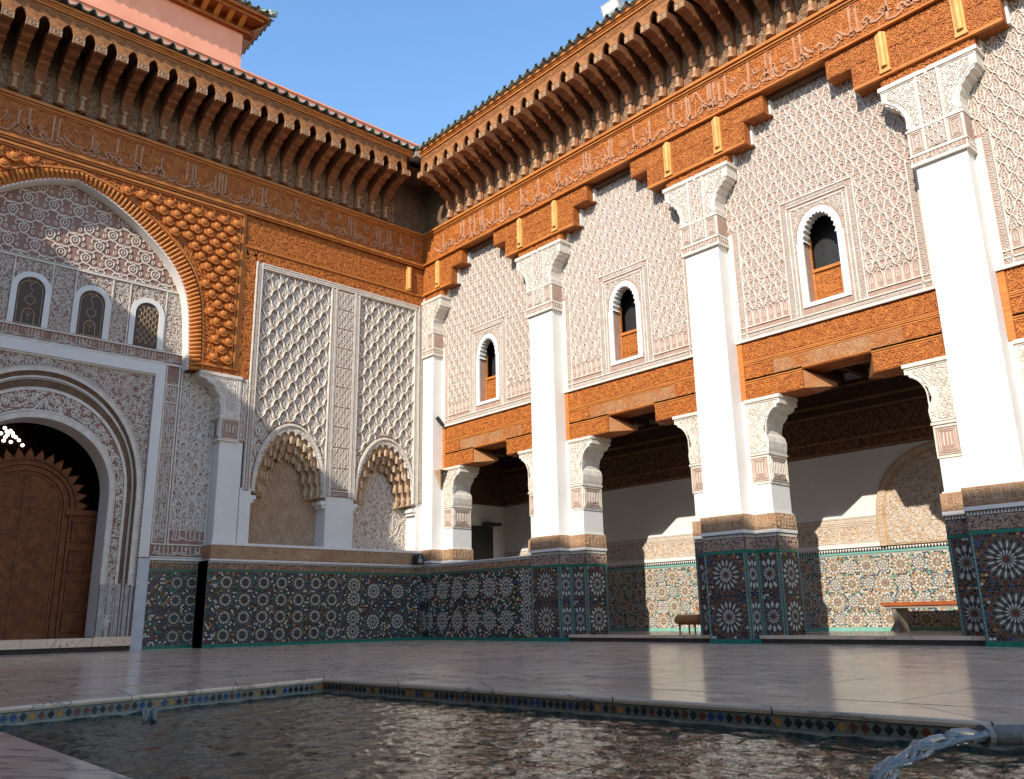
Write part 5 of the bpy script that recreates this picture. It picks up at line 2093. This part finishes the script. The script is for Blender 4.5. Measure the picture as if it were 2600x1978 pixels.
for r_, w_ in ((.085, .022), (.055, .014)):
    ring.rel(fN, ribbon(np.array([(4.50 + r_ * math.cos(a_), 4.19 + r_ * math.sin(a_)) for a_ in np.linspace(0, 2 * PI, 20, endpoint=False)]), w_, .03, True))
ring.rel(fN, ribbon(np.array([(DC + .055 * math.cos(a_), 4.40 + .055 * math.sin(a_)) for a_ in np.linspace(0, 2 * PI, 16, endpoint=False)]), .022, .03, True))
ring.build('surround_pattern', STUC, so, stuff=True)
wm = MB()
for x0, x1 in ((4.79, 4.95), (2 * DC - 4.95, 2 * DC - 4.79)):
    wm.fbox(fN, x0, x1, 1.44, 4.68, 0, .07)
wm.fbox(fN, 2 * DC - 4.95, 4.95, 4.50, 4.685, 0, .072)
wm.fbox(fN, 2 * DC - 4.80, 4.80, 4.475, 4.499, 0, .03)
wm.build('white_moulding', WHITE, EP)
for z0, z1 in ((0, .20), (.203, .80), (.803, 1.425)):
    for x0, x1 in ((4.79, 4.97), (2 * DC - 4.97, 2 * DC - 4.79)):
        mb = MB()
        mb.fbox(fN, x0, x1, z0, z1, 0, .075)
        mb.build('marble_jamb', GREYMARBLE, EP)
mb = MB()
rj = R1(1.0985, 3.498)
rj[0, 1] = rj[-1, 1] = .21
mb.sweep(fN, rj, [(0, .05), (0, -.42)])
mb.build('door_reveal', WHITE, EP)
for sg in (1, -1):
    mb = MB()
    for hw_, dn, w_ in ((1.15, .05, .035), (1.205, .03, .012), (1.27, .022, .03), (1.345, .028, .012), (1.40, .012, .03), (1.46, .03, .012), (1.53, .020, .03), (1.59, .045, .016)):
        mb.fbox(fN, DC + sg * hw_ - w_, DC + sg * hw_ + w_, .21, 1.02, 0, dn)
    mb.build('jamb_moulding', STUC_GREY, EP)
# side strips right of the doorway
sd_ = MB()
for e in (4.985, 5.205, 5.25, 5.87):
    sd_.fbox(fN, e - .012, e + .012, 1.66, 4.70, 0, .03)
for zz in (1.66, 1.45, 4.36, 4.05):
    sd_.fbox(fN, 4.985, 5.215 if zz > 4 else 5.88, zz - .011, zz + .011, 0, .031)
sd_.build('white_fillet', STUC, EP)
rl = MB()
for q in range(8):
    v0 = 1.70 + q * .34
    rl.rel(fN, script_band(5.005, 5.195, v0 + .02, v0 + .30, [5.03 + .045 * k for k in range(4)], .014, .014, q))
    rl.rel(fN, scroll_field(5.0, 5.20, v0, v0 + .34, .075, .012, .010, seed=q))
rl.rel(fN, sebka_field(5.27, 5.86, 1.90, 4.62, .22, .34, .026, .018, leaf=True))
rl.rel(fN, scroll_field(5.27, 5.86, 1.90, 4.62, .11, .020, .012, seed=66))
rl.rel(fN, script_band(5.28, 5.85, 1.69, 1.92, [5.33, 5.38, 5.43, 5.55, 5.62, 5.70, 5.78], .02, .016, 4))
rl.rel(fN, script_band(5.0, 5.86, 1.47, 1.645, [5.05 + .075 * k for k in range(11)], .02, .014, 5))
rl.build('calligraphy_lettering', STUC, EP, stuff=True)
cen = [(5.46, .19 + .285 * j) for j in range(4)] + [(5.71, .19 + .285 * j) for j in range(4)]
fD3 = FA(YN - .02)
dado(fD3, 4.98, 5.795, 1.40, EP, cen, .115, 12, (K_, K_, K_, W_, K_, K_), 9, .82)
mb = MB()
mb.box(4.97, 5.88, YN - .05, YN + .02, 1.40, 1.43)
mb.build('ledge', WHITE, EP)

# step and wooden door
st_ = thing('door_step', 'low marble threshold step in front of the carved wooden door', 'step', (DC, YN, 0))
for x0, x1 in ((1.55, 2.35), (2.355, 3.25), (3.255, 4.22)):
    mb = MB()
    mb.box(x0, x1, YN - .09, 15.6, .075, .205)
    mb.build('tread', MARBLE, st_)
mb = MB()
mb.box(4.225, 4.80, YN - .10, YN + .1, .075, .212)
mb.build('tread', MARBLE, st_)
mb = MB()
mb.box(1.55, 4.78, YN - .05, 15.6, 0, .075)
mb.build('plinth', BED, st_)

DY = 15.05
fW = FA(DY)
DX = 3.22
DRt = thing('carved_door', 'dark orange carved wooden double door with an arched panel and a sunray fringe', 'door', (DX, DY, .2))
mb = MB()
mb.box(1.6, 4.75, DY, DY + .08, .205, 2.20)
mb.poly(fW, [(DX + .76, 2.19)] + [tuple(q) for q in arch_pts(DX, .76, 2.20, 2.98, 25)] + [(DX - .76, 2.19)], -.08, .0)
mb.build('panel', DOORWOOD, DRt)
mb = MB()
for hw_, w_, n_ in ((.70, .035, .05), (.60, .03, .035), (.54, .02, .02)):
    P = np.vstack([[(DX + hw_, .22)], arch_pts(DX, hw_, 2.22, 2.22 + hw_ * .98, 25), [(DX - hw_, .22)]])
    mb.rel(fW, ribbon(P, w_ * 1.4, n_), 0, .001)
mb.box(DX + .62, 4.72, DY - .06, DY, 2.13, 2.22)
mb.box(1.7, DX - .62, DY - .06, DY, 2.13, 2.22)
mb.fbox(fW, DX - .012, DX + .012, .21, 2.7, 0, .02)
mb.build('moulding', DOORWOOD, DRt)
ray = MB()
ray.poly(LOCAL, [(-.075, 0), (-.06, .07), (-.045, .10), (0, .19), (.045, .10), (.06, .07), (.075, 0)], 0, .04, back=True)
ro_ = ray.build('ray', DOORWOOD, DRt)
rm = ro_.data
bpy.data.objects.remove(ro_)
for k in range(17):
    a_ = PI * (k + .5) / 17
    inst(rm, 'ray', fW.mat4(DX + .765 * math.cos(a_), 2.205 + .765 * math.sin(a_), 0, a_ - PI / 2), DRt)
for sx_ in (-1, 1):
    for (d0, d1) in ((.74, 1.02), (1.08, 1.36)):
        for z0 in (.28, .75, 1.22, 1.69):
            u0, u1 = sorted((DX + sx_ * d0, DX + sx_ * d1))
            mb = MB()
            mb.fbox(fW, u0, u1, z0, z0 + .36, 0, .012)
            mb.rel(fW, ribbon([(u0 + .02, z0 + .02), (u1 - .02, z0 + .02), (u1 - .02, z0 + .34), (u0 + .02, z0 + .34)], .04, .03, True), 0, .011)
            mb.poly(fW, [(u0 + .08, z0 + .09), (u1 - .08, z0 + .09), (u1 - .08, z0 + .27), (u0 + .08, z0 + .27)], .011, .03)
            mb.build('square_panel', DOORWOOD, DRt)
rl = MB()
rl.rel(fW, scroll_field(DX - .5, DX + .5, .3, 2.7, .10, .016, .008, lambda u, v: (np.abs(u - DX) < np.where(v < 2.22, .5, np.sqrt(np.maximum(.25 - (v - 2.22) ** 2, 0)))), seed=70))
rl.build('carved_pattern', DOORWOOD, DRt, stuff=True)
# dark hall behind, with a far pierced window
mb = MB()
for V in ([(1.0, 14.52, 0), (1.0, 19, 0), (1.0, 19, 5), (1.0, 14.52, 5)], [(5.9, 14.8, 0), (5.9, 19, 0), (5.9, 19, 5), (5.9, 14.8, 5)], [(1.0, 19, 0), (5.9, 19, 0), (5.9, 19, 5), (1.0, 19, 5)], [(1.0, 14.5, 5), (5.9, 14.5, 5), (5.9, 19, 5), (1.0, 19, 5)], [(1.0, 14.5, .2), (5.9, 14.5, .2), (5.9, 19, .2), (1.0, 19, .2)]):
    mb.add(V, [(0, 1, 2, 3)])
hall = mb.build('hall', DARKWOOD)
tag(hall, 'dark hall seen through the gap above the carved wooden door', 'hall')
PW = thing('pierced_window', 'pierced window with bright round glass holes in the dark above the door', 'window', (3.0, 17.8, 3.6))
fP = FA(17.8)
mb = MB()
mb.fbox(fP, 2.4, 3.9, 3.1, 4.3, -.05, 0)
mb.build('grille', DARKWOOD, PW)
for (u, v) in ((3.34, 3.99), (3.38, 3.93), (3.4, 3.87), (3.37, 3.82), (3.35, 3.75), (3.47, 3.74), (3.48, 3.91), (3.5, 3.86), (3.54, 3.84), (3.6, 3.79), (3.67, 3.7), (3.44, 3.95), (3.29, 3.88)):
    mb = MB()
    r_ = .030
    mb.poly(fP, [(u + r_ * math.cos(a_), v + r_ * math.sin(a_)) for a_ in np.linspace(0, 2 * PI, 10, endpoint=False)], 0, .006)
    mb.build('pane', LIT, PW)

# ------------------------------------------------------------------ plain left end of the portal wall (beyond the frame)
LWt = thing('side_wall', 'plain white wall continuing left of the entrance recess', 'wall', (-1.5, YA, 0))
mb = MB()
mb.box(-3.45, XL, YA - .02, YA + .45, 1.42, 7.85)
mb.build('plaster', WHITE, LWt)
mb = MB()
mb.box(-3.45, XL, YA - .06, YA + .45, 0, 1.42)
mb.build('dado', Z_BLACK, LWt)

# ------------------------------------------------------------------ parapet and pavilion above the portal wall
mb = MB()
mb.box(-3.4, 10.75, 14.0, 14.4, 9.9, 10.78)
mb.box(-3.4, 10.78, 13.97, 14.43, 10.78, 10.82)
tag(mb.build('parapet', PINK), 'low pink plaster parapet behind the shaded roof tiles', 'parapet')

TW = thing('roof_pavilion', 'pink rooftop pavilion with green tiled eave against the sky', 'pavilion', (4, 16.5, 10))
ty0 = 17.0
mb = MB()
mb.box(-2.0, 6.98, ty0, 21, 9.5, 14.0)
mb.build('wall', PINK, TW)
fT = FA(ty0)
mb = MB()
mb.fbox(fT, -2.0, 7.1, 14.0, 14.06, -.1, .12)
mb.fbox(fT, -2.0, 7.30, 14.24, 14.32, -.1, .42)
mb.fbox(fT, -2.0, 7.40, 14.32, 14.40, -.1, .50)
mb.fbox(fT, -2.0, 7.26, 14.06, 14.24, -.2, .02)
mb.add([(6.98, ty0, 14.0), (7.38, ty0 - .42, 14.24), (7.38, 21, 14.24), (6.98, 21, 14.0)], [(0, 1, 2, 3)])
mb.build('cornice', CEDAR, TW)
mb = MB()
mb.add(LOCAL.P([(-.055, 14.07, .05), (.055, 14.07, .05), (.055, 14.235, .40), (-.055, 14.235, .40), (-.055, 14.235, .02), (.055, 14.235, .02)]), [(0, 1, 2, 3)])
mb.add(LOCAL.P([(-.055, 14.07, .05), (-.055, 14.235, .40), (-.055, 14.235, .02), (.055, 14.07, .05), (.055, 14.235, .40), (.055, 14.235, .02)]), [(0, 1, 2), (3, 5, 4)])
bo = mb.build('bracket', CEDAR_M, TW)
bm = bo.data
bpy.data.objects.remove(bo)
for k in range(22):
    inst(bm, 'bracket', fT.mat4(6.85 - k * .30, 0, 0), TW)
tm = tile_mesh(.23)
to = tm.build('roof_tile', TILE_G, TW)
tme = to.data
bpy.data.objects.remove(to)
for k in range(36):
    inst(tme, 'roof_tile', fT.mat4(7.30 - k * .23, 14.46, .58, .02 * (RNG.random() - .5)), TW)
for k in range(8):
    inst(tme, 'roof_tile', FE(7.0).mat4(17.0 - .30 + k * .23, 14.46, .55, 0), TW)
mb = MB()
mb.tube([(7.52, 16.42, 14.50), (7.2, 16.75, 14.62), (6.6, 17.4, 14.86)], [.09, .085, .085], 10)
mb.build('hip_tile', TILE_G, TW)

# ------------------------------------------------------------------ low tiled parapet between the corner and the first pier
GP = thing('gallery_parapet', 'low tiled parapet closing the gallery bay next to the corner', 'parapet', (XS, BAYS[0], 0))
fG = FB(XS - .055)
g0, g1 = -13.92, -(PIERS[1] + .345)
cen = []
for j, cv in enumerate((.35, .92)):
    for i in range(6):
        cen.append((g0 + .25 + i * .46, cv))
cen += [(g1 - .12, .25), (g1 - .12, .55), (g1 - .12, .85), (g1 - .12, 1.12)]
dado(fG, g0, g1, 1.40, GP, [c for c in cen if c[0] < g1 - .34] + [c for c in cen if c[0] == g1 - .12], .165, 14, (K_, W_, K_, W_, K_, W_), 15, .76)
mb = MB()
mb.box(XS - .05, 10.42, PIERS[1] + .346, 13.9, 0, 1.40)
mb.build('core', Z_BLACK, GP)
mb = MB()
mb.box(XS - .062, 10.44, PIERS[1] + .346, 13.9, 1.402, 1.425)
mb.build('coping', WHITE, GP)

# ------------------------------------------------------------------ inside the gallery
XBK = 12.8
GW = thing('gallery_wall', 'back wall of the gallery with coloured mosaic tiles, stucco frieze and a blind arch', 'wall', (XBK, 6, 0))
fK = FB(XBK)
mb = MB()
mb.box(XBK, 13.2, -2.6, 15.2, 0, 4.2)
mb.build('plaster', WHITE, GW)
tl = MB()
core = MB()
yk0, yk1 = -14.35, 2.0
core.fbox(fK, yk0, yk1, .105, 1.27, -.02, .008)
core.build('tile_bed', GROUT, GW)
fK2 = FB(XBK - .008)
av = []
pal = [(T_, O_, K_, W_, K_, O_), (B_, W_, K_, W_, B_, W_), (T_, W_, K_, W_, K_, B_), (B_, O_, B_, W_, G_, O_)]
pit = .262
i = 0
u = yk0 + .14
while u < yk1:
    for j in range(4):
        big = (i + j) % 2 == 0
        Rr = .128 if big else .098
        cv = .27 + j * pit
        put_tiles(tl, fK2, rosette(u, cv, Rr, 12 if big else 10, pal[(2 if not big else 0) if (i // 2 + j) % 3 else (1 if not big else 3)], g=.0025), (yk0, yk1, .155, 1.235))
        av.append((u, cv, Rr))
    i += 1
    u += pit
avx = np.array(av)
rs = random.Random(77)
us = yk0
while us < yk1:
    loc_av = [tuple(a) for a in avx if abs(a[0] - us - .3) < .6]
    put_tiles(tl, fK2, hexfield(us, min(us + .6, yk1), .155, 1.235, .033, lambda a, b: rs.choice((W_, W_, K_, B_, G_, O_, T_, W_, K_)), loc_av, .003), (yk0, yk1, .155, 1.235))
    us += .6
tl.build('small_tile', ZM, GW, stuff=True)
mb = MB()
mb.fbox(fK2, yk0, yk1, .105, .152, 0, .012)
mb.fbox(fK2, yk0, yk1, 1.238, 1.268, 0, .010)
mb.build('green_border', Z_TURQ, GW)
mb = MB()
mb.fbox(fK, yk0, yk1, 1.272, 1.276, 0, .012, 1)
teeth(mb, fK2, yk0, yk1, 1.278, 1.33, .045, .006, 1)
mb.fbox(fK, yk0, yk1, 1.277, 1.336, 0, .008, 0)
mb.build('tooth_trim', [WHITE, Z_BLACK], GW, stuff=True)
mb = MB()
mb.fbox(fK, yk0, yk1, 1.338, 1.395, 0, .035)
mb.fbox(fK, yk0, yk1, 1.80, 1.835, 0, .03)
mb.build('ledge', WHITE, GW)
mb = MB()
mb.fbox(fK, yk0, yk1, 1.396, 1.798, 0, .014)
mb.build('stucco_frieze', STUC_TAN, GW)
rl = MB()
rl.rel(fK, scroll_field(yk0, yk1, 1.43, 1.66, .085, .016, .012, seed=81), 0, .014)
for z in (1.405, 1.425, 1.672, 1.70, 1.79):
    rl.fbox(fK, yk0, yk1, z - .006, z + .006, 0, .024)
rl.rel(fK, strip_pattern(yk0, yk1, 1.705, 1.785, .014, .010), 0, .014)
rl.build('frieze_pattern', STUC, GW, stuff=True)
# timber frieze under the ceiling
mb = MB()
mb.box(XBK - .05, XBK + .1, -2.6, 14.34, 2.82, 3.95)
mb.build('timber_frieze', DARKWOOD, GW)
rl = MB()
fK3 = FB(XBK - .05)
for z in (2.84, 3.02, 3.46, 3.62, 3.88):
    rl.fbox(fK3, yk0, yk1, z - .018, z + .018, 0, .03)
rl.rel(fK3, scroll_field(yk0, yk1, 3.05, 3.43, .10, .018, .012, seed=82, lite=True))
rl.rel(fK3, scroll_field(yk0, yk1, 2.87, 2.99, .10, .02, .012, seed=83))
rl.build('frieze_carving_pattern', DARKWOOD_L, GW, stuff=True)
# blind arch with carved filling behind the bench
ca = -4.72
mb = MB()
Ao = [(ca + 1.10, 1.337)] + [tuple(q) for q in arch_pts(ca, 1.10, 1.75, 2.80, 31)] + [(ca - 1.10, 1.337)]
Ai = [(ca + .98, 1.337)] + [tuple(q) for q in arch_pts(ca, .98, 1.75, 2.68, 31)] + [(ca - .98, 1.337)]
mb.ringplate(fK, Ao, Ai, 0, .05)
ao = mb.build('blind_arch', STUC_TAN, GW)
mb = MB()
mb.poly(fK, Ai, .0, .037)
mb.build('arch_filling', STUC_TAN, ao)
rl = MB()
cl = lambda u, v: ((u - ca) ** 2 / .95 ** 2 + np.maximum(v - 1.75, 0) ** 2 / (.90) ** 2) < 1
rl.rel(fK, scroll_field(ca - .98, ca + .98, 1.36, 2.66, .075, .015, .014, cl, seed=84), 0, .037)
rl.rel(fK, spread(ribbon([(-.02, -.02), (.02, -.02), (.02, .02), (-.02, .02)], .016, .012, True), resample(np.array([(ca + 1.04, 1.36)] + [tuple(q) for q in arch_pts(ca, 1.04, 1.75, 2.74, 31)] + [(ca - 1.04, 1.36)]), 60)), 0, .05)
rl.build('arch_carving_pattern', STUC, ao, stuff=True)

mb = MB()
mb.box(10.98, 12.83, 14.36, 14.8, 0, 4.2)
mb.build('end_wall', WHITE, GW)
mb = MB()
mb.box(11.55, 12.42, 14.33, 14.37, .1, 2.35)  # black slab on the wall, the doorway's inner darkness put into its colour
mb.build('doorway', BLACK, GW)
mb = MB()
mb.box(10.98, 12.75, 14.31, 14.36, 2.82, 3.95)
mb.build('end_frieze', DARKWOOD, GW)
mb = MB()
mb.box(12.1, 12.5, 14.12, 14.33, 2.36, 2.42)
mb.build('door_hood', BLACK, GW)

GC = thing('gallery_ceiling', 'dark timber ceiling with joists inside the gallery', 'ceiling', (11.8, 6, 3.9))
mb = MB()
mb.box(10.6, 12.85, -2.6, 14.6, 4.10, 4.2)
mb.build('board', DARKWOOD, GC)
mb = MB()
mb.box(10.85, 10.97, -2.6, 14.3, 3.90, 4.10)
mb.box(11.62, 11.70, -2.6, 14.3, 3.93, 4.02)
mb.build('wall_plate', DARKWOOD, GC)
jb = MB()
jb.box(-.95, .95, -.035, .035, 3.955, 4.10)
jo = jb.build('joist', DARKWOOD, GC)
jm = jo.data
bpy.data.objects.remove(jo)
for k in range(42):
    inst(jm, 'joist', Matrix.Translation((11.85, -2.3 + k * .40, 0)), GC)
# upper floor and roof slabs keep the daylight out of the rooms behind
mb = MB()
mb.box(10.84, 13.2, -2.6, 14.8, 4.22, 4.30)
mb.box(10.70, 14.5, -2.6, 14.4, 9.66, 9.9)
mb.box(13.2, 13.4, -2.6, 14.8, 4.2, 9.9)
mb.box(10.21, 10.9, 13.98, 14.5, 4.3, 9.65)
tag(mb.build('upper_storey', WHITE), 'upper storey closed behind the carved stucco screens', 'storey')
mb = MB()
mb.box(10.455, 10.9, -2.6, -.25, 0, 9.6)  # added out of view to stop light entering the open gallery end
mb.box(10.9, 13.2, -2.75, -2.6, 0, 9.6)
tag(mb.build('end_wall', WHITE), 'unseen plain wall added to keep light out of the gallery end', 'wall')

# ------------------------------------------------------------------ benches, stool, devices
BN = thing('bench', 'long bench with a red wooden seat by the mosaic wall under the blind arch', 'bench', (12.35, 4.9, .1))


def bench(T, y0, y1):
    mb = MB()
    mb.box(12.12, 12.60, y0, y1, .455, .505)
    mb.build('seat', BENCHTOP, T)
    mb = MB()
    mb.box(12.14, 12.58, y0 + .02, y1 - .02, .425, .454)
    mb.build('seat_frame', BENCHLEG, T)
    for yy in (y1 - .14, y0 + .12):
        lg = MB()
        V = []
        for (x_, z_) in ((12.16, .425), (12.24, .16), (12.17, .105), (12.55, .105), (12.50, .16), (12.57, .425)):
            V.append((x_, z_))
        k = len(V)
        P = [(x_, yy - .03, z_) for x_, z_ in V] + [(x_, yy + .03, z_) for x_, z_ in V]
        lg.V.append(np.array(P))
        lg.n = 2 * k
        lg.F.append((np.array([list(range(k))]), 0))
        lg.F.append((np.array([list(range(2 * k - 1, k - 1, -1))]), 0))
        i_ = np.arange(k)
        lg.F.append((np.c_[i_, i_ + k, (i_ + 1) % k + k, (i_ + 1) % k], 0))
        lg.build('leg', BENCHLEG, T)


bench(BN, 4.20, 5.62)
BN2 = thing('bench', 'orange-red wooden bench half hidden behind the middle pier, beside the tan stool', 'bench', (12.35, 8.1, .1))
bench(BN2, 7.40, 8.80)
SLt = thing('stool', 'low tan upholstered stool with thin legs beside the half hidden bench', 'stool', (11.95, 8.8, .1))
mb = MB()
n = 14
V, F = [], []
rows = []
for (yy, r) in ((8.555, .0), (8.555, .075), (8.57, .095), (8.60, .10), (8.97, .10), (9.0, .095), (9.015, .075), (9.015, 0)):
    rows.append([(11.95 + 1.9 * r * math.cos(2 * PI * k / n), yy, .295 + r * (.95 if math.sin(2 * PI * k / n) > 0 else .75) * math.sin(2 * PI * k / n)) for k in range(n)])
V = [v for r in rows for v in r]
for i in range(len(rows) - 1):
    for k in range(n):
        F.append((i * n + k, i * n + (k + 1) % n, (i + 1) * n + (k + 1) % n, (i + 1) * n + k))
mb.add(V, F)
mb.build('seat', LEATHER, SLt, smooth=True)
for xx in (11.82, 12.08):
    for yy in (8.62, 8.93):
        mb = MB()
        mb.tube([(xx, yy, .24), (xx, yy, .106)], [.018, .013], 8)
        mb.build('leg', BENCHTOP, SLt)
mb = MB()
mb.box(11.85, 12.05, 8.545, 8.575, .22, .385)
mb.build('end_board', BENCHTOP, SLt)

SPK = thing('loudspeaker', 'small black loudspeaker on the tiled ledge in the courtyard corner', 'speaker', (9.96, 13.78, 1.43))
mb = MB()
o = [(-.085, 0), (.085, 0), (.085, .14), (.06, .19), (0, .205), (-.06, .19), (-.085, .14)]
mb.poly(Fr((9.97, 13.70, 1.432), (1, 0, 0), (0, 0, 1), (0, -1, 0)), o, -.14, 0, back=True)
mb.build('housing', BLACK, SPK)
mb = MB()
mb.tube([(9.97, 13.705, 1.50), (9.97, 13.692, 1.50)], [.055, .05], 14)
mb.tube([(9.97, 13.705, 1.58), (9.97, 13.694, 1.58)], [.03, .026], 12)
mb.build('driver', GREYM, SPK)

CL = thing('security_camera', 'tiny dark security camera fixed to the corner of the first cedar lintel', 'camera', (10.42, 13.5, 4.2))
mb = MB()
mb.tube([(10.42, 13.55, 4.25), (10.30, 13.62, 4.42)], [.035, .045], 10)
mb.build('housing', BLACK, CL)
mb = MB()
mb.tube([(10.46, 13.53, 4.18), (10.42, 13.55, 4.26)], .02, 8)
mb.build('bracket', BLACK, CL)

FL = thing('floodlight', 'pale metal floodlight standing on the roof tiles above the gallery', 'floodlight', (9.6, 7.75, 10.3))
fq = Fr((9.52, 7.78, 10.40), (0, -1, 0), (-.30, 0, .954), (-.954, 0, -.30))
mb = MB()
mb.fbox(fq, -.19, .19, -.11, .11, -.12, 0)
mb.build('housing', GREYM, FL)
mb = MB()
mb.fbox(fq, -.16, .16, -.08, .08, .001, .006)
for z in (-.04, 0, .04):
    mb.fbox(fq, -.12, .12, z - .006, z + .006, .006, .010)
mb.build('lens', WHITE, FL)
mb = MB()
mb.tube([(9.62, 7.78, 10.05), (9.62, 7.78, 10.36)], .025, 8)
mb.build('stand', GREYM, FL)
E0 = thing('wall_corbel', 'small stone wedge corbel on the corner pier beside the first bracket', 'corbel', (10.3, 13.5, 3.1))
mb = MB()
mb.add([(XS + .03, 13.63, 3.30), (XS + .25, 13.63, 3.30), (XS + .25, 13.40, 3.30), (XS + .03, 13.40, 3.30), (XS + .20, 13.63, 2.92), (XS + .25, 13.60, 2.92)], [(0, 1, 2, 3)])
mb.add([(XS + .03, 13.63, 3.30), (XS + .03, 13.40, 3.30), (XS + .20, 13.615, 2.92)], [(0, 1, 2)])
mb.add([(XS + .25, 13.63, 3.30), (XS + .25, 13.40, 3.30), (XS + .20, 13.615, 2.92)], [(0, 1, 2)])
mb.build('wedge', STUC_TAN, E0)

# ------------------------------------------------------------------ the wing across the courtyard, whose roof shades the pool and the lower walls
WW = thing('opposite_wing', 'white wing across the courtyard whose tiled roof shades the pool', 'wing', (-3.5, 6, 0))
mb = MB()
mb.box(-4.2, -3.5, -9, 14.0, 0, 9.75)
mb.build('wall', WHITE, WW)
mb = MB()
mb.box(-3.52, -2.70, -9, 13.0, 9.70, 9.90)
mb.build('eave', CEDAR, WW)
mb = MB()
mb.add([(-2.55, -9, 9.95), (-2.55, 12.95, 9.95), (-3.6, 12.95, 10.30), (-3.6, -9, 10.30)], [(0, 1, 2, 3)])
mb.add([(-2.55, -9, 9.92), (-2.55, 12.95, 9.92), (-3.6, 12.95, 10.27), (-3.6, -9, 10.27)], [(0, 1, 2, 3)])
mb.build('roof', TILE_G, WW)
mb = MB()
mb.box(-3.52, -3.46, -9, 14.0, 6.9, 8.6)
mb.build('frieze', CEDAR, WW)
mb = MB()
mb.box(-3.54, -3.45, -9, 14.0, 0, 1.4)
mb.build('dado', Z_BLACK, WW)
